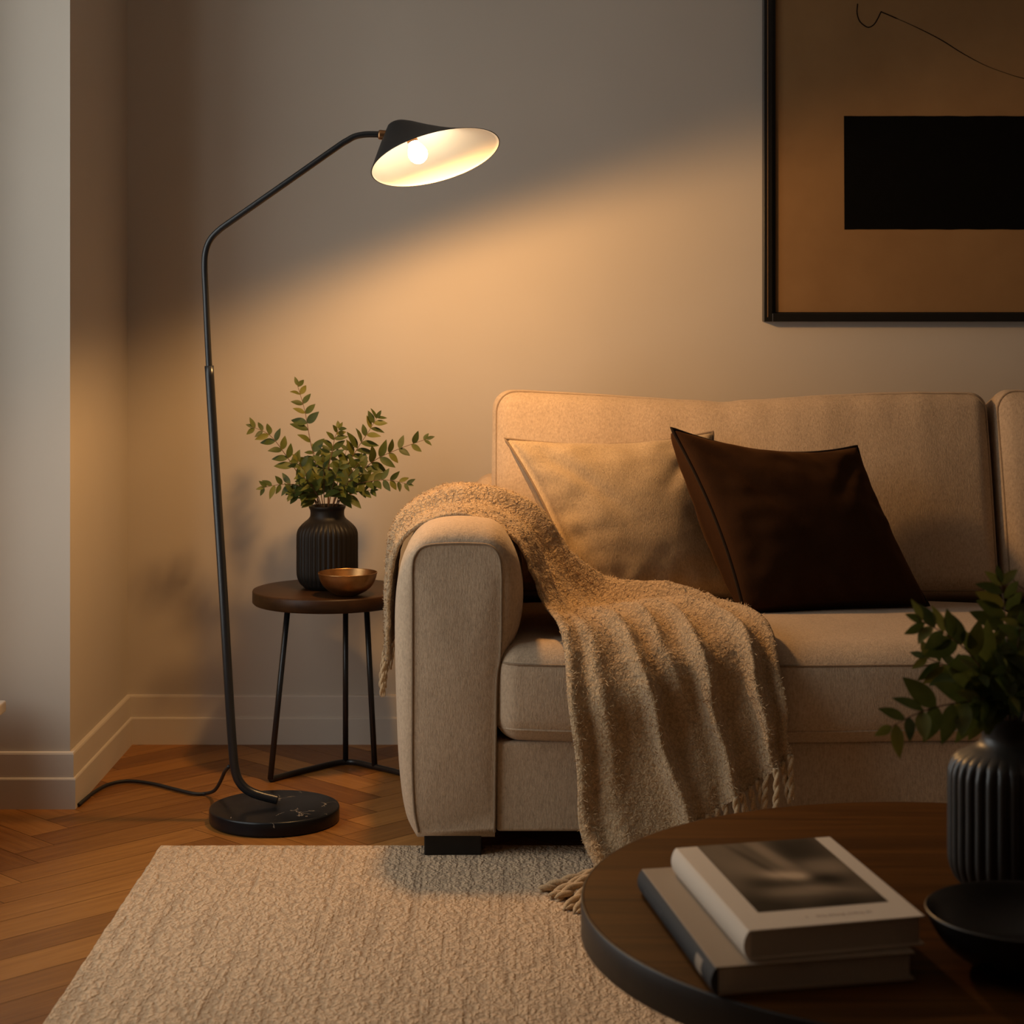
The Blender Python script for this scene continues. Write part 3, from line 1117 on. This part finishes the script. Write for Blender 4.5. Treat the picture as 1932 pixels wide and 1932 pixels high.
# outer skin plus the narrow rolled rim
K = 72
nV = len(V)
rimV = [o_.lerp(i_, 1.0) for o_, i_ in zip(outer_r[0], inner_r[0])]
V = V + rimV
Fr = [(k, nV + k, nV + (k + 1) % K, (k + 1) % K) for k in range(K)]
sh = mesh('lamp_shade', V, Fc + Fr, M['black_paint'], LAMP)
mesh('shade_lining', V2, [tuple(reversed(q)) for q in Fc2], M['lining'], sh)
BULB_C = P(788.5, 290.5, LD - 0.004)
v, f = lathe([(0.0002, -0.0225), (0.008, -0.0210), (0.0155, -0.0163), (0.0205, -0.0085), (0.0222, 0.0), (0.0205, 0.0092), (0.0165, 0.0175), (0.0125, 0.0245), (0.0110, 0.030)], 28)
RB = LN.to_track_quat('-Z', 'Y').to_matrix()
RB = Vector((0, 0, -1)).rotation_difference((LN * 0.9 + Vector((0.2, 0, -0.2))).normalized()).to_matrix()
bulb = mesh('bulb', [RB @ Vector(p) + BULB_C for p in v], f, M['bulb'], LAMP)
b = MB()
ax = RB @ Vector((0, 0, 1))
b.tube([BULB_C + ax * 0.028, BULB_C + ax * 0.032, BULB_C + ax * 0.062], [0.0105, 0.0125, 0.0125], 20)
b.build('socket', M['brass'], LAMP)
cord = [P(432, 1446, LD + .006), P(424, 1456, 4.38), P(416, 1474, 4.44), P(405, 1491, 4.50)]


def on_floor(x, y, z=0.006):
    d = (CAM_H - z) * F_PX / (y - 590)
    return P(x, y, d)


cord += [on_floor(x, y) for x, y in ((388, 1497), (365, 1497), (330, 1489), (285, 1478), (240, 1473.5), (205, 1480), (178, 1494), (158, 1510), (149, 1518))]
v, f = tube_geo([Vector(p) for p in cr(cord, 8)], 0.0042, 10)
mesh('cord', v, f, M['rubber'], LAMP)

# ------------------------------------------------------------------ side table with its vase and bowl
TX, TY, TZ, TR_ = (622 - 966) / F_PX * 4.78, 4.785, 0.458, 0.193
ST = thing('side_table', (TX, TY, 0), 'small round dark walnut side table on thin black rods beside the sofa', 'side table')
v, f = lathe([(0.02, TZ - .034), (TR_ - .004, TZ - .034), (TR_, TZ - .030), (TR_, TZ - .004), (TR_ - .0012, TZ - .001), (TR_ - .004, TZ), (0.02, TZ)], 96, cx=TX, cy=TY)
mesh('tabletop', v, f, M['walnut_side'], ST)
fA = on_floor(510, 1470, .008); fB = on_floor(652, 1437, .008); fD = on_floor(707, 1446, .008); fE = on_floor(795, 1468, .008)
tA = P(543, 1146, 4.70); tB = P(652, 1146, 4.86); tD = P(691, 1146, 4.80)
for t in (tA, tB, tD): t.z = TZ - .0335
for a, c in ((tA, fA), (tB, fB), (tD, fD)):
    b = MB(); b.tube([a, a.lerp(c, .5), c], 0.0072, 14); b.build('leg', M['black_metal'], ST)
b = MB()
fA.z = fB.z = fD.z = fE.z = 0.0075
m1 = fA.lerp(fB, .5) + Vector((0, .012, 0))
b.tube([Vector(p) for p in cr([fA, m1, fB, fD, fE], 8)], 0.0072, 14)
b.build('base_rod', M['black_metal'], ST)

prof_a = [(0.02, 0.0), (0.052, 0.0), (0.060, 0.0035), (0.0685, 0.012), (0.0755, 0.027), (0.0775, 0.045), (0.0775, 0.085), (0.0775, 0.125), (0.0762, 0.140), (0.0705, 0.152), (0.0585, 0.1645), (0.0475, 0.1735), (0.0428, 0.182), (0.0428, 0.194), (0.0462, 0.202), (0.0462, 0.2055), (0.0440, 0.207), (0.0405, 0.204), (0.0395, 0.186), (0.044, 0.172), (0.066, 0.150), (0.0715, 0.12), (0.071, 0.03), (0.05, 0.01), (0.02, 0.009)]
VA = Vector(((617.5 - 966) / F_PX * 4.80, 4.80, TZ + .0005))
VSA = thing('vase', VA[:], 'black ribbed ceramic vase on the side table beside the floor lamp', 'vase')
v, f = lathe(prof_a, 320, (36, 0.0042, 0.006, 0.02, 0.145, 0.168), VA.x, VA.y, VA.z)
v, f = lathe([tuple(p) for p in cr(prof_a[:16], 4)] + prof_a[16:], 324, (36, 0.0042, 0.006, 0.02, 0.145, 0.168), VA.x, VA.y, VA.z)
mesh('vase_body', v, f, M['vase'], VSA)

BA = Vector(((656 - 966) / F_PX * 4.665, 4.665, TZ + .0005))
prof = [(0.01, 0.0), (0.024, 0.0), (0.027, 0.0022), (0.031, 0.0045), (0.046, 0.012), (0.060, 0.025), (0.068, 0.040), (0.0715, 0.0525), (0.0725, 0.0565), (0.0718, 0.0575), (0.0705, 0.0565), (0.068, 0.049), (0.060, 0.030), (0.044, 0.0155), (0.02, 0.0085), (0.002, 0.008)]
v, f = lathe([tuple(p) for p in cr(prof[2:], 4)], 96, cx=BA.x, cy=BA.y, cz=BA.z)
o = mesh('bronze_bowl', v, f, M['bronze'], None, True, base=BA[:])
tag(o, 'small empty bronze bowl in front of the vase on the side table', 'bowl')


# ------------------------------------------------------------------ leafy sprigs
def leaf_geo(base, direction, normal, L, Wd, curl):
    d = direction.normalized()
    n = (normal - d * normal.dot(d)).normalized()
    s = d.cross(n)
    V, Fc = [], []
    K_ = 8
    for i in range(K_ + 1):
        t = i / K_
        w = Wd / 2 * (math.sin(PI * t ** 0.85) ** 0.85) * (1 - 0.15 * t)
        if i == K_: w = 0.0002
        if i == 0: w = 0.0006
        c = base + d * L * t + n * (-curl * L * t * t)
        V += [c - s * w + n * w * 0.22, c - n * 0.0, c + s * w + n * w * 0.22]
    for i in range(K_):
        a = i * 3
        Fc += [(a, a + 1, a + 4, a + 3), (a + 1, a + 2, a + 5, a + 4)]
    return V, Fc


def sprig(path, leaf_len, n_pairs, rng, label, group, start=0.32, stem_r=0.0016, face=Vector((0.25, -1, 0.45)), spread=0.95, end_leaf=True):
    pts = [Vector(p) for p in cr(path, 10)]
    root = thing('leafy_sprig', pts[0][:], label, 'sprig', group)
    m = len(pts)
    v, f = tube_geo(pts, [stem_r * (1 - 0.65 * i / (m - 1)) for i in range(m)], 7)
    mesh('stem', v, f, M['stem'], root)
    fo = MB()
    for k in range(n_pairs):
        t = start + (0.97 - start) * k / max(1, n_pairs - 1)
        x = t * (m - 1); i = min(int(x), m - 2)
        p = pts[i].lerp(pts[i + 1], x - i)
        tg = (pts[min(i + 2, m - 1)] - pts[max(i - 1, 0)]).normalized()
        fc = (face + Vector((rng.uniform(-.5, .5), rng.uniform(-.4, .4), rng.uniform(-.5, .5)))).normalized()
        side = tg.cross(fc).normalized()
        size = leaf_len * 1.3 * (1.0 - 0.5 * max(0, (t - 0.45) / 0.55)) * rng.uniform(0.85, 1.12)
        for sg in (1, -1):
            if rng.random() < 0.06: continue
            dd = (tg * rng.uniform(0.55, 0.9) + side * sg * spread * rng.uniform(.8, 1.1) + fc * rng.uniform(-.25, .35) - Vector((0, 0, 0.12)))
            nn = (fc + Vector((rng.uniform(-.35, .35), 0, rng.uniform(-.2, .5))))
            V_, F_ = leaf_geo(p + tg * rng.uniform(-.004, .004), dd, nn, size * rng.uniform(.9, 1.1), size * rng.uniform(0.44, 0.52), rng.uniform(0.02, 0.22))
            fo.add(V_, F_)
    if end_leaf:
        tg = (pts[-1] - pts[-4]).normalized()
        V_, F_ = leaf_geo(pts[-1] - tg * .002, tg, face, leaf_len * 0.55, leaf_len * 0.26, 0.1)
        fo.add(V_, F_)
    fo.build('foliage', M['leaf'], root)
    return root


rng = random.Random(5)
VD = 4.80
mouth = Vector((VA.x, VA.y, VA.z + .207))


def vpath(px, depths, x0, y0, foot, m0):
    """from inside the vase through its mouth and out along the measured points"""
    return [foot, m0] + [P(x, y, d) for (x, y), d in zip(px, depths)]


def in_mouth(V0, h, r, a, foot_r, foot_h):
    m0 = Vector((V0.x + r * math.cos(a), V0.y + r * math.sin(a), V0.z + h))
    ft = Vector((V0.x - foot_r * math.cos(a), V0.y - foot_r * math.sin(a), V0.z + foot_h))
    return ft, m0


GA = 'leafy sprigs in the side table vase'
named_a = [
    ([(600, 900), (585, 830), (575, 775), (561, 726)], [4.80, 4.80, 4.80, 4.80], 2.7, 0.043, 10, 'tallest upright leafy green sprig in the side table vase', 0.40),
    ([(566, 900), (540, 860), (510, 822), (478, 806)], [4.79, 4.78, 4.77, 4.76], 3.1, 0.040, 8, 'leafy sprig reaching highest to the left, nearest the lamp pole', 0.42),
    ([(585, 928), (560, 915), (530, 914), (497, 920)], [4.78, 4.76, 4.75, 4.74], 3.5, 0.038, 7, 'low leafy sprig spreading left over the side table vase shoulder', 0.42),
    ([(648, 895), (672, 850), (695, 815), (711, 788)], [4.80, 4.80, 4.80, 4.80], 0.6, 0.043, 9, 'leafy sprig angled up to the right, second tallest in the side table vase', 0.40),
    ([(668, 905), (705, 870), (750, 848), (806, 828)], [4.80, 4.79, 4.78, 4.77], 0.3, 0.040, 9, 'long leafy sprig stretching farthest right towards the sofa', 0.36),
    ([(665, 918), (700, 908), (735, 906), (768, 913)], [4.78, 4.76, 4.75, 4.74], 6.0, 0.036, 8, 'low leafy sprig drooping right just above the sofa throw', 0.40),
    ([(618, 895), (626, 855), (632, 825), (640, 808)], [4.79, 4.79, 4.79, 4.79], 1.6, 0.036, 7, 'short upright leafy sprig in the middle of the side table vase', 0.35),
]
for px, dep, ang, L, npair, lab, stt in named_a:
    ft, m0 = in_mouth(VA, .205, 0.026, ang, 0.03, 0.04)
    sprig([ft, m0] + [P(x, y, d) for (x, y), d in zip(px, dep)], L, npair, rng, lab, GA, stt)
for (x, y, dd, ang) in ((560, 868, -.06, 3.9), (592, 850, .05, 2.2), (655, 846, .05, 1.0), (680, 870, -.05, 5.4), (610, 872, -.08, 4.5), (640, 880, -.09, 5.0), (572, 900, -.07, 4.1), (668, 902, -.08, 5.5), (700, 925, -.04, 5.9), (552, 930, -.05, 3.6), (622, 850, .07, 1.5)):
    ft, m0 = in_mouth(VA, .205, 0.022, ang, 0.03, 0.05)
    e = P(x, y, VD + dd)
    q = m0.lerp(e, .5) + Vector((0, 0, .012))
    sprig([ft, m0, q, e], 0.040, 5, rng, 'short dark leafy sprig crowded in the mouth of the side table vase', 'short sprigs crowded in the side table vase', 0.45, face=Vector((0.1, -.9, .7)))

# ------------------------------------------------------------------ framed painting
FXL, FXR = (1441 - 966) / F_PX * 5.06, 2.02
FZB, FZT = CAM_H - (607 - 590) / F_PX * 5.06, 2.40
FY0 = 5.058
PT = thing('framed_painting', ((FXL + FXR) / 2, YB, FZB), 'large abstract canvas with a black block in a thin black frame on the wall', 'painting')
b = MB()
w = 0.0225


def frame_piece(b, x0, x1, z0, z1):
    b.box(x0, x1, FY0, YB - .001, z0, z1)


frame_piece(b, FXL, FXL + w, FZB, FZT); frame_piece(b, FXR - w, FXR, FZB, FZT)
frame_piece(b, FXL + w, FXR - w, FZB, FZB + w); frame_piece(b, FXL + w, FXR - w, FZT - w, FZT)
fr = b.build('frame', M['frame_black'], PT, False)
bv = fr.modifiers.new('soft_edge', 'BEVEL'); bv.width = 0.0015; bv.segments = 2
# thin inner fillet, one step lower than the frame
b = MB()
w2 = 0.0105
x0, x1, z0, z1 = FXL + w, FXR - w, FZB + w, FZT - w
b.box(x0, x0 + w2, FY0 + .014, YB - .001, z0, z1)
b.box(x1 - w2, x1, FY0 + .014, YB - .001, z0, z1)
b.box(x0 + w2, x1 - w2, FY0 + .014, YB - .001, z0 - .0, z0 + .003)
b.build('fillet', M['frame_black'], PT, False)
M['frame_lit_edge'] = plain('painted_lit_edge', (0.20, 0.105, 0.045), 0.45)  # tan colour stands in for light caught along the frame's inner edge
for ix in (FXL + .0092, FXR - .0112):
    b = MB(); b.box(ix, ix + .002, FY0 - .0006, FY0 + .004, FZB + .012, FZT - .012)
    ln = b.build('lit_edge_line', M['frame_lit_edge'], fr, False)
    ln['label'] = 'thin tan strip painted as the lit inner edge of the frame'
CY = FY0 + .017
b = MB(); b.box(x0, x1, CY, YB - .002, z0, z1)
cv = b.build('canvas', M['canvas'], PT, False)
# the black block, hand-painted edges
D_ = CY
xa, xb = (1592 - 966) / F_PX * D_, 1.66
za, zb = CAM_H - (433 - 590) / F_PX * D_, CAM_H - (219 - 590) / F_PX * D_
top, bot = [], []
for i in range(81):
    x = xa + (xb - xa) * i / 80
    top.append((x + .001 * nz((x, 0, 0), 30), CY - .0012, zb + .0012 * nz((x, 2, 0), 22)))
    bot.append((x + .003 * (0.5 - i / 80), CY - .0012, za + .0012 * nz((x, 5, 0), 22)))
Vb = top + bot + [(p[0], CY - .0001, p[2]) for p in top] + [(p[0], CY - .0001, p[2]) for p in bot]
Fb = [(81 + i, 82 + i, i + 1, i) for i in range(80)] + [(i, i + 1, 163 + i, 162 + i) for i in range(80)] + [(82 + i, 81 + i, 243 + i, 244 + i) for i in range(80)] + [(81, 0, 162, 243), (80, 161, 323, 242)]
mesh('painted_block', Vb, Fb, M['paint_black'], cv, False)
line = [(1618, 7), (1617, 25), (1622, 40), (1632, 49), (1640, 51.5), (1649, 46), (1656, 35), (1662, 23), (1664, 23), (1690, 34), (1730, 52), (1775, 75), (1815, 100), (1856, 122), (1895, 137), (1932, 148), (1990, 158), (2060, 166)]
pts = [Vector(p) for p in cr([P(x, y, CY - .0003) for x, y in line], 6)]
wv = [0.0013 * (1.15 if i < 55 else 0.75 + 0.3 * math.sin(i * .21)) for i in range(len(pts))]
v, f = tube_geo(pts, wv, 6)
v = [(p[0], CY - .0004 + (p[1] - CY) * .2, p[2]) for p in v]
mesh('drawn_line', v, f, M['paint_black'], cv, True)

# ------------------------------------------------------------------ coffee table
CTX, CTY, CTZ, CTR = 0.628, 2.632, 0.34, 0.533
CT = thing('coffee_table', (CTX, CTY, RZ), 'low round dark walnut coffee table on the rug in the foreground', 'coffee table')
v, f = lathe([(0.05, CTZ - .0006), (CTR - .010, CTZ - .0006), (CTR - .006, CTZ - .001), (CTR - .006, CTZ - .02), (0.05, CTZ - .02)][::-1], 160, cx=CTX, cy=CTY)
v, f = lathe([(0.05, CTZ - .02), (CTR - .004, CTZ - .02), (CTR - .004, CTZ - .0004), (CTR - .0055, CTZ), (0.05, CTZ)], 160, cx=CTX, cy=CTY)
mesh('tabletop', v, f, M['walnut'], CT)
v, f = lathe([(CTR - .05, CTZ - .052), (CTR - .003, CTZ - .052), (CTR, CTZ - .049), (CTR, CTZ - .003), (CTR - .001, CTZ - .001), (CTR - .0035, CTZ - .0006), (CTR - .0038, CTZ - .019), (CTR - .05, CTZ - .021)], 160, cx=CTX, cy=CTY)
mesh('edge_band', v, f, M['edge'], CT)
for k in range(4):
    a = PI / 4 + k * PI / 2
    x, y = CTX + .31 * math.cos(a), CTY + .31 * math.sin(a)
    b = MB(); b.tube([(x, y, RZ + .001), (x, y, RZ + .004), (x - .01 * math.cos(a), y - .01 * math.sin(a), CTZ - .02)], [0.020, 0.022, 0.03], 18); b.build('leg', M['black_wood'], CT)


# ------------------------------------------------------------------ books
def book(name, label, c, ax_ang, ay_ang, Wd, Ld, z0, th, board, spine_mat, cover_mat):
    ux = Vector((math.cos(ax_ang), math.sin(ax_ang), 0)); uy = Vector((math.cos(ay_ang), math.sin(ay_ang), 0))
    C_ = Vector((c[0], c[1], z0))
    root = thing(name, C_[:], label, 'book')

    def W(a, b_, z):
        return C_ + ux * a + uy * b_ + Vector((0, 0, z))

    def slab(x0, x1, y0, y1, za, zb_):
        mb = MB()
        mb.add([W(x, y, z) for x in (x0, x1) for y in (y0, y1) for z in (za, zb_)], [(0, 1, 3, 2), (4, 6, 7, 5), (0, 4, 5, 1), (2, 3, 7, 6), (0, 2, 6, 4), (1, 5, 7, 3)])
        return mb
    hx, hy = Wd / 2, Ld / 2
    for za in (0.0, th - board):
        o = slab(-hx + .002, hx, -hy, hy, za, za + board).build('cover', cover_mat, root, False)
        bv = o.modifiers.new('soft_edge', 'BEVEL'); bv.width = 0.0008; bv.segments = 2
    # page block with a slightly hollow fore-edge
    slab(-hx + .004, hx - .006, -hy + .004, hy - .004, board, th - board).build('page_block', M['paper'], root, False)
    # rounded spine
    V_, F_ = [], []
    prof = []
    for i in range(13):
        t = i / 12
        prof.append((-hx + .003 - .0075 * math.sin(PI * t) ** .7, th * t))
    prof += [(-hx + .005, th - .0005), (-hx + .005, .0005)]
    n = len(prof)
    for yy in (-hy, hy):
        V_ += [W(x, yy, z) for x, z in prof]
    for k in range(n):
        k2 = (k + 1) % n
        F_.append((k, k2, n + k2, n + k))
    F_.append(tuple(reversed(range(n)))); F_.append(tuple(range(n, 2 * n)))
    sp = mesh('spine', V_, F_, spine_mat, root, False)
    return root, W, hx, hy, sp


ang = math.radians
B2, W2, hx2, hy2, sp2 = book('large_book', 'thicker grey book with charcoal spine, lower of the two on the coffee table', (0.334, 2.487), ang(12.2), ang(98.6), 0.255, 0.405, CTZ + .0004, 0.034, 0.0026, M['spine_dark'], M['cover_grey'])
# pale block and strip low on the charcoal spine
b = MB()


def spine_x(t):
    return -hx2 + .003 - .0075 * math.sin(PI * t) ** .7 - .0006


def spine_patch(y0, y1, t0, t1):
    V_ = []
    for yy in (y0, y1):
        for i in range(7):
            t = t0 + (t1 - t0) * i / 6
            V_.append(W2(spine_x(t), yy, .034 * t))
    return V_, [(i, i + 1, 8 + i, 7 + i) for i in range(6)]


b = MB(); b.add(*spine_patch(-hy2 + .045, -hy2 + .075, .22, .82)); b.build('spine_label', M['cover_grey'], sp2, False)
b = MB()
for k in range(9):
    y0 = hy2 - .05 - k * .0115
    b.add(*spine_patch(y0 - .006, y0, .40, .46)); b.add(*spine_patch(y0 - .006, y0, .56, .60)); b.add(*spine_patch(y0 - .0018, y0, .40, .60))
M['spine_ink'] = plain('grey_spine_ink', (0.10, 0.095, 0.09), 0.6)
b.build('spine_lettering', M['spine_ink'], sp2, False)
Z1 = CTZ + .0004 + .034 + .0004
B1, W1, hx1, hy1, sp1 = book('photo_book', 'ivory book with a sepia photograph on its cover, upper of the two books', (0.365, 2.487), ang(14.4), ang(99.2), 0.232, 0.358, Z1, 0.036, 0.0024, M['cover_white'], M['cover_white'])


def cover_picture():
    nx, ny = 90, 110
    x0, x1 = -hx1 + .033, hx1 - .024
    y0, y1 = hy1 - .0005, -hy1 + .062
    V_, colr = [], []

    def blob(s, t, cs, ct, rx, ry, a=0.0, p=2):
        ca, sa = math.cos(a), math.sin(a)
        u = ((s - cs) * ca + (t - ct) * sa) / rx; w_ = (-(s - cs) * sa + (t - ct) * ca) / ry
        return math.exp(-(abs(u) ** p + abs(w_) ** p))
    for j in range(ny + 1):
        for i in range(nx + 1):
            s, t = i / nx, j / ny
            V_.append(W1(x0 + (x1 - x0) * s, y0 + (y1 - y0) * t, .0362))
            g = 0.34 + 0.10 * noise.noise(Vector((s * 4, t * 4, 1)))
            g += 0.16 * blob(s, t, .16, .28, .18, .40, 0, 3)
            g += 0.30 * blob(s, t, .50, .20, .07, .30, -.25, 3)
            g -= 0.26 * blob(s, t, .78, .16, .20, .22, 0, 3)
            g += 0.22 * blob(s, t, .84, .44, .18, .12, 0, 3)
            g += 0.75 * blob(s, t, .43, .53, .14, .07, .25)
            g += 0.55 * blob(s, t, .57, .56, .08, .06, .1)
            g -= 0.22 * blob(s, t, .33, .30, .035, .32, -.35)
            g -= 0.28 * blob(s, t, .72, .62, .16, .07, .2)
            g += 0.26 * blob(s, t, .42, .76, .24, .07, .05, 3)
            g -= 0.22 * blob(s, t, .22, .62, .16, .10, .3)
            g -= 0.26 * blob(s, t, .5, .97, .8, .10)
            g -= 0.18 * blob(s, t, .05, .85, .2, .2)
            g += 0.14 * blob(s, t, .74, .78, .2, .04, .25)
            g = max(0.03, min(1, g))
            colr.append((g ** 1.5 * 0.52, g ** 1.5 * 0.375, g ** 1.5 * 0.245, 1))
    W_ = nx + 1
    F_ = [(j * W_ + i, (j + 1) * W_ + i, (j + 1) * W_ + i + 1, j * W_ + i + 1) for j in range(ny) for i in range(nx)]
    t = NT('sepia_print')
    at = t.node('Attribute', attribute_name='print')
    t.set(at.outputs['Color'], 0.6, spec=0.12)
    o = mesh('cover_photograph', V_, F_, t.m, B1, False)
    ca = o.data.color_attributes.new('print', 'FLOAT_COLOR', 'POINT')
    for i, c in enumerate(colr):
        ca.data[i].color = c
    # faint title strokes below the picture
    mb = MB()
    x = -0.030
    g = random.Random(3)
    h = .0085
    yb = -hy1 + .026

    def bar(xa_, xb_, ya, yb_):
        mb.add([W1(xa_, ya, .03625), W1(xb_, ya, .03625), W1(xb_, yb_, .03625), W1(xa_, yb_, .03625)], [(0, 1, 2, 3)])
    bar(x, x + .0016, yb, yb + h)
    x += .014
    for k in range(9):
        bar(x, x + .0014, yb, yb + h)
        if k % 3 != 1: bar(x + .0046, x + .006, yb, yb + h)
        if k % 2 == 0: bar(x + .0014, x + .0046, yb + h - .0014, yb + h)
        bar(x + .0014, x + .0046, yb + h * .45, yb + h * .45 + .0013)
        if k % 3 == 1: bar(x + .0014, x + .005, yb, yb + .0014)
        x += .0083
    mb.build('title_lettering', M['ink'], B1, False)


cover_picture()

# ------------------------------------------------------------------ dark bowl and tall vase on the coffee table
BB = Vector(((1938 - 966) / F_PX * 2.36, 2.36, CTZ + .0004))
prof = [(0.01, 0.0), (0.05, 0.0), (0.056, 0.003), (0.075, 0.010), (0.098, 0.026), (0.114, 0.046), (0.1225, 0.064), (0.1245, 0.069), (0.1235, 0.0705), (0.121, 0.0690), (0.111, 0.049), (0.094, 0.031), (0.068, 0.0165), (0.03, 0.011), (0.002, 0.0105)]
v, f = lathe([tuple(p) for p in cr(prof[1:], 4)], 128, cx=BB.x, cy=BB.y, cz=BB.z)
o = mesh('dark_bowl', v, f, M['dark_bowl'], None, True, base=BB[:])
tag(o, 'wide dark brown bowl beside the books on the coffee table', 'bowl')

VB = Vector(((1908 - 966) / F_PX * 2.69, 2.69, CTZ + .0004))
VSB = thing('vase', VB[:], 'larger black ribbed vase behind the dark bowl on the coffee table', 'vase')
prof_b = [(0.02, 0), (0.060, 0), (0.069, 0.004), (0.080, 0.015), (0.0868, 0.032), (0.0885, 0.055), (0.0885, 0.11), (0.0885, 0.152), (0.0868, 0.168), (0.0795, 0.182), (0.062, 0.193), (0.048, 0.2005), (0.0415, 0.209), (0.0415, 0.218), (0.046, 0.229), (0.0525, 0.239), (0.0535, 0.2425), (0.0515, 0.2445)]
in_b = [(0.0475, 0.241), (0.040, 0.228), (0.037, 0.214), (0.042, 0.200), (0.074, 0.180), (0.082, 0.15), (0.082, 0.04), (0.06, 0.012), (0.02, 0.010)]
v, f = lathe([tuple(p) for p in cr(prof_b, 4)] + in_b, 320, (32, 0.0060, 0.006, 0.022, 0.165, 0.196), VB.x, VB.y, VB.z)
mesh('vase_body', v, f, M['vase_glazed'], VSB)
rng = random.Random(17)
GB = 'leafy sprigs in the coffee table vase'
named_b = [
    ([(1872, 1300), (1835, 1240), (1790, 1200), (1738, 1172)], [2.68, 2.66, 2.65, 2.64], 2.7, 0.050, 9, 'leafy sprig leaning left across the sofa seat, coffee table vase', 0.46),
    ([(1865, 1325), (1815, 1325), (1745, 1340), (1680, 1372)], [2.66, 2.62, 2.59, 2.56], 3.3, 0.054, 8, 'lowest leafy sprig drooping left below the seat edge, coffee table vase', 0.42),
    ([(1902, 1290), (1900, 1210), (1896, 1150), (1888, 1098)], [2.70, 2.72, 2.73, 2.74], 1.8, 0.050, 8, 'tallest leafy sprig standing upright in the coffee table vase', 0.42),
    ([(1870, 1310), (1840, 1285), (1800, 1262), (1745, 1240)], [2.72, 2.76, 2.78, 2.80], 2.4, 0.046, 8, 'leafy sprig pointing left at cushion seam height, coffee table vase', 0.42),
]
for px, dep, a, L, npair, lab, stt in named_b:
    ft, m0 = in_mouth(VB, .243, 0.026, a, 0.03, 0.05)
    sprig([ft, m0] + [P(x, y, d) for (x, y), d in zip(px, dep)], L, npair, rng, lab, GB, stt, 0.0018)
for (x, y, dd, a) in ((1850, 1270, -.06, 3.9), (1880, 1250, .05, 2.2), (1930, 1200, .05, 1.0), (1960, 1240, -.05, 5.4), (1900, 1260, -.08, 4.5), (1925, 1180, -.03, 1.2), (1850, 1320, -.08, 4.1), (1990, 1270, -.08, 5.5), (2010, 1330, -.04, 5.9), (1820, 1330, -.05, 3.7), (1915, 1220, .07, 1.5), (1870, 1210, .02, 2.0), (1960, 1190, .04, .9), (2040, 1240, 0, .2), (1905, 1310, -.09, 4.7)):
    ft, m0 = in_mouth(VB, .243, 0.022, a, 0.03, 0.05)
    e = P(x, y, 2.69 + dd)
    q = m0.lerp(e, .5) + Vector((0, 0, .012))
    sprig([ft, m0, q, e], 0.047, 6, rng, 'short dark leafy sprig packed in the mouth of the coffee table vase', 'short sprigs packed in the coffee table vase', 0.42, 0.0018, face=Vector((0.1, -.9, .7)))

# ------------------------------------------------------------------ light: the lamp's bulb, dusk daylight through the window
sp = bpy.data.lights.new('bulb_light', 'SPOT')
sp.energy = 41.0
sp.color = (1.0, 0.53, 0.185)
sp.spot_size = math.radians(180)
sp.spot_blend = 0.31
sp.shadow_soft_size = 0.047
so = bpy.data.objects.new('bulb_light', sp)
so.rotation_euler = Vector((0.36, 0.03, -0.93)).to_track_quat('-Z', 'Y').to_euler()
so.location = BULB_C + LN * 0.058 - OFF[LAMP.name]
so.parent = LAMP
COL.objects.link(so)

wd = bpy.data.worlds.new('dusk')
scene.world = wd
wd.use_nodes = True
bg = wd.node_tree.nodes['Background']
bg.inputs[0].default_value = (0.91, 0.94, 0.92, 1)
bg.inputs[1].default_value = 3.5
pl = bpy.data.lights.new('window_portal', 'AREA')
pl.shape = 'RECTANGLE'
pl.size = WY1 - WY0; pl.size_y = WZ1 - WZ0
pl.cycles.is_portal = True
po = bpy.data.objects.new('window_portal', pl)
po.location = (XL - .1, (WY0 + WY1) / 2, (WZ0 + WZ1) / 2)
po.rotation_euler = (PI / 2, 0, -PI / 2)
COL.objects.link(po)

vs = scene.view_settings
scene.display_settings.display_device = 'sRGB'
vs.view_transform = 'Standard'
vs.look = 'None'
vs.exposure = -0.10
vs.gamma = 1.0
vs.use_curve_mapping = False
scene.cycles.use_denoising = True
scene.cycles.max_bounces = 10
scene.cycles.diffuse_bounces = 6
scene.cycles.sample_clamp_indirect = 6.0
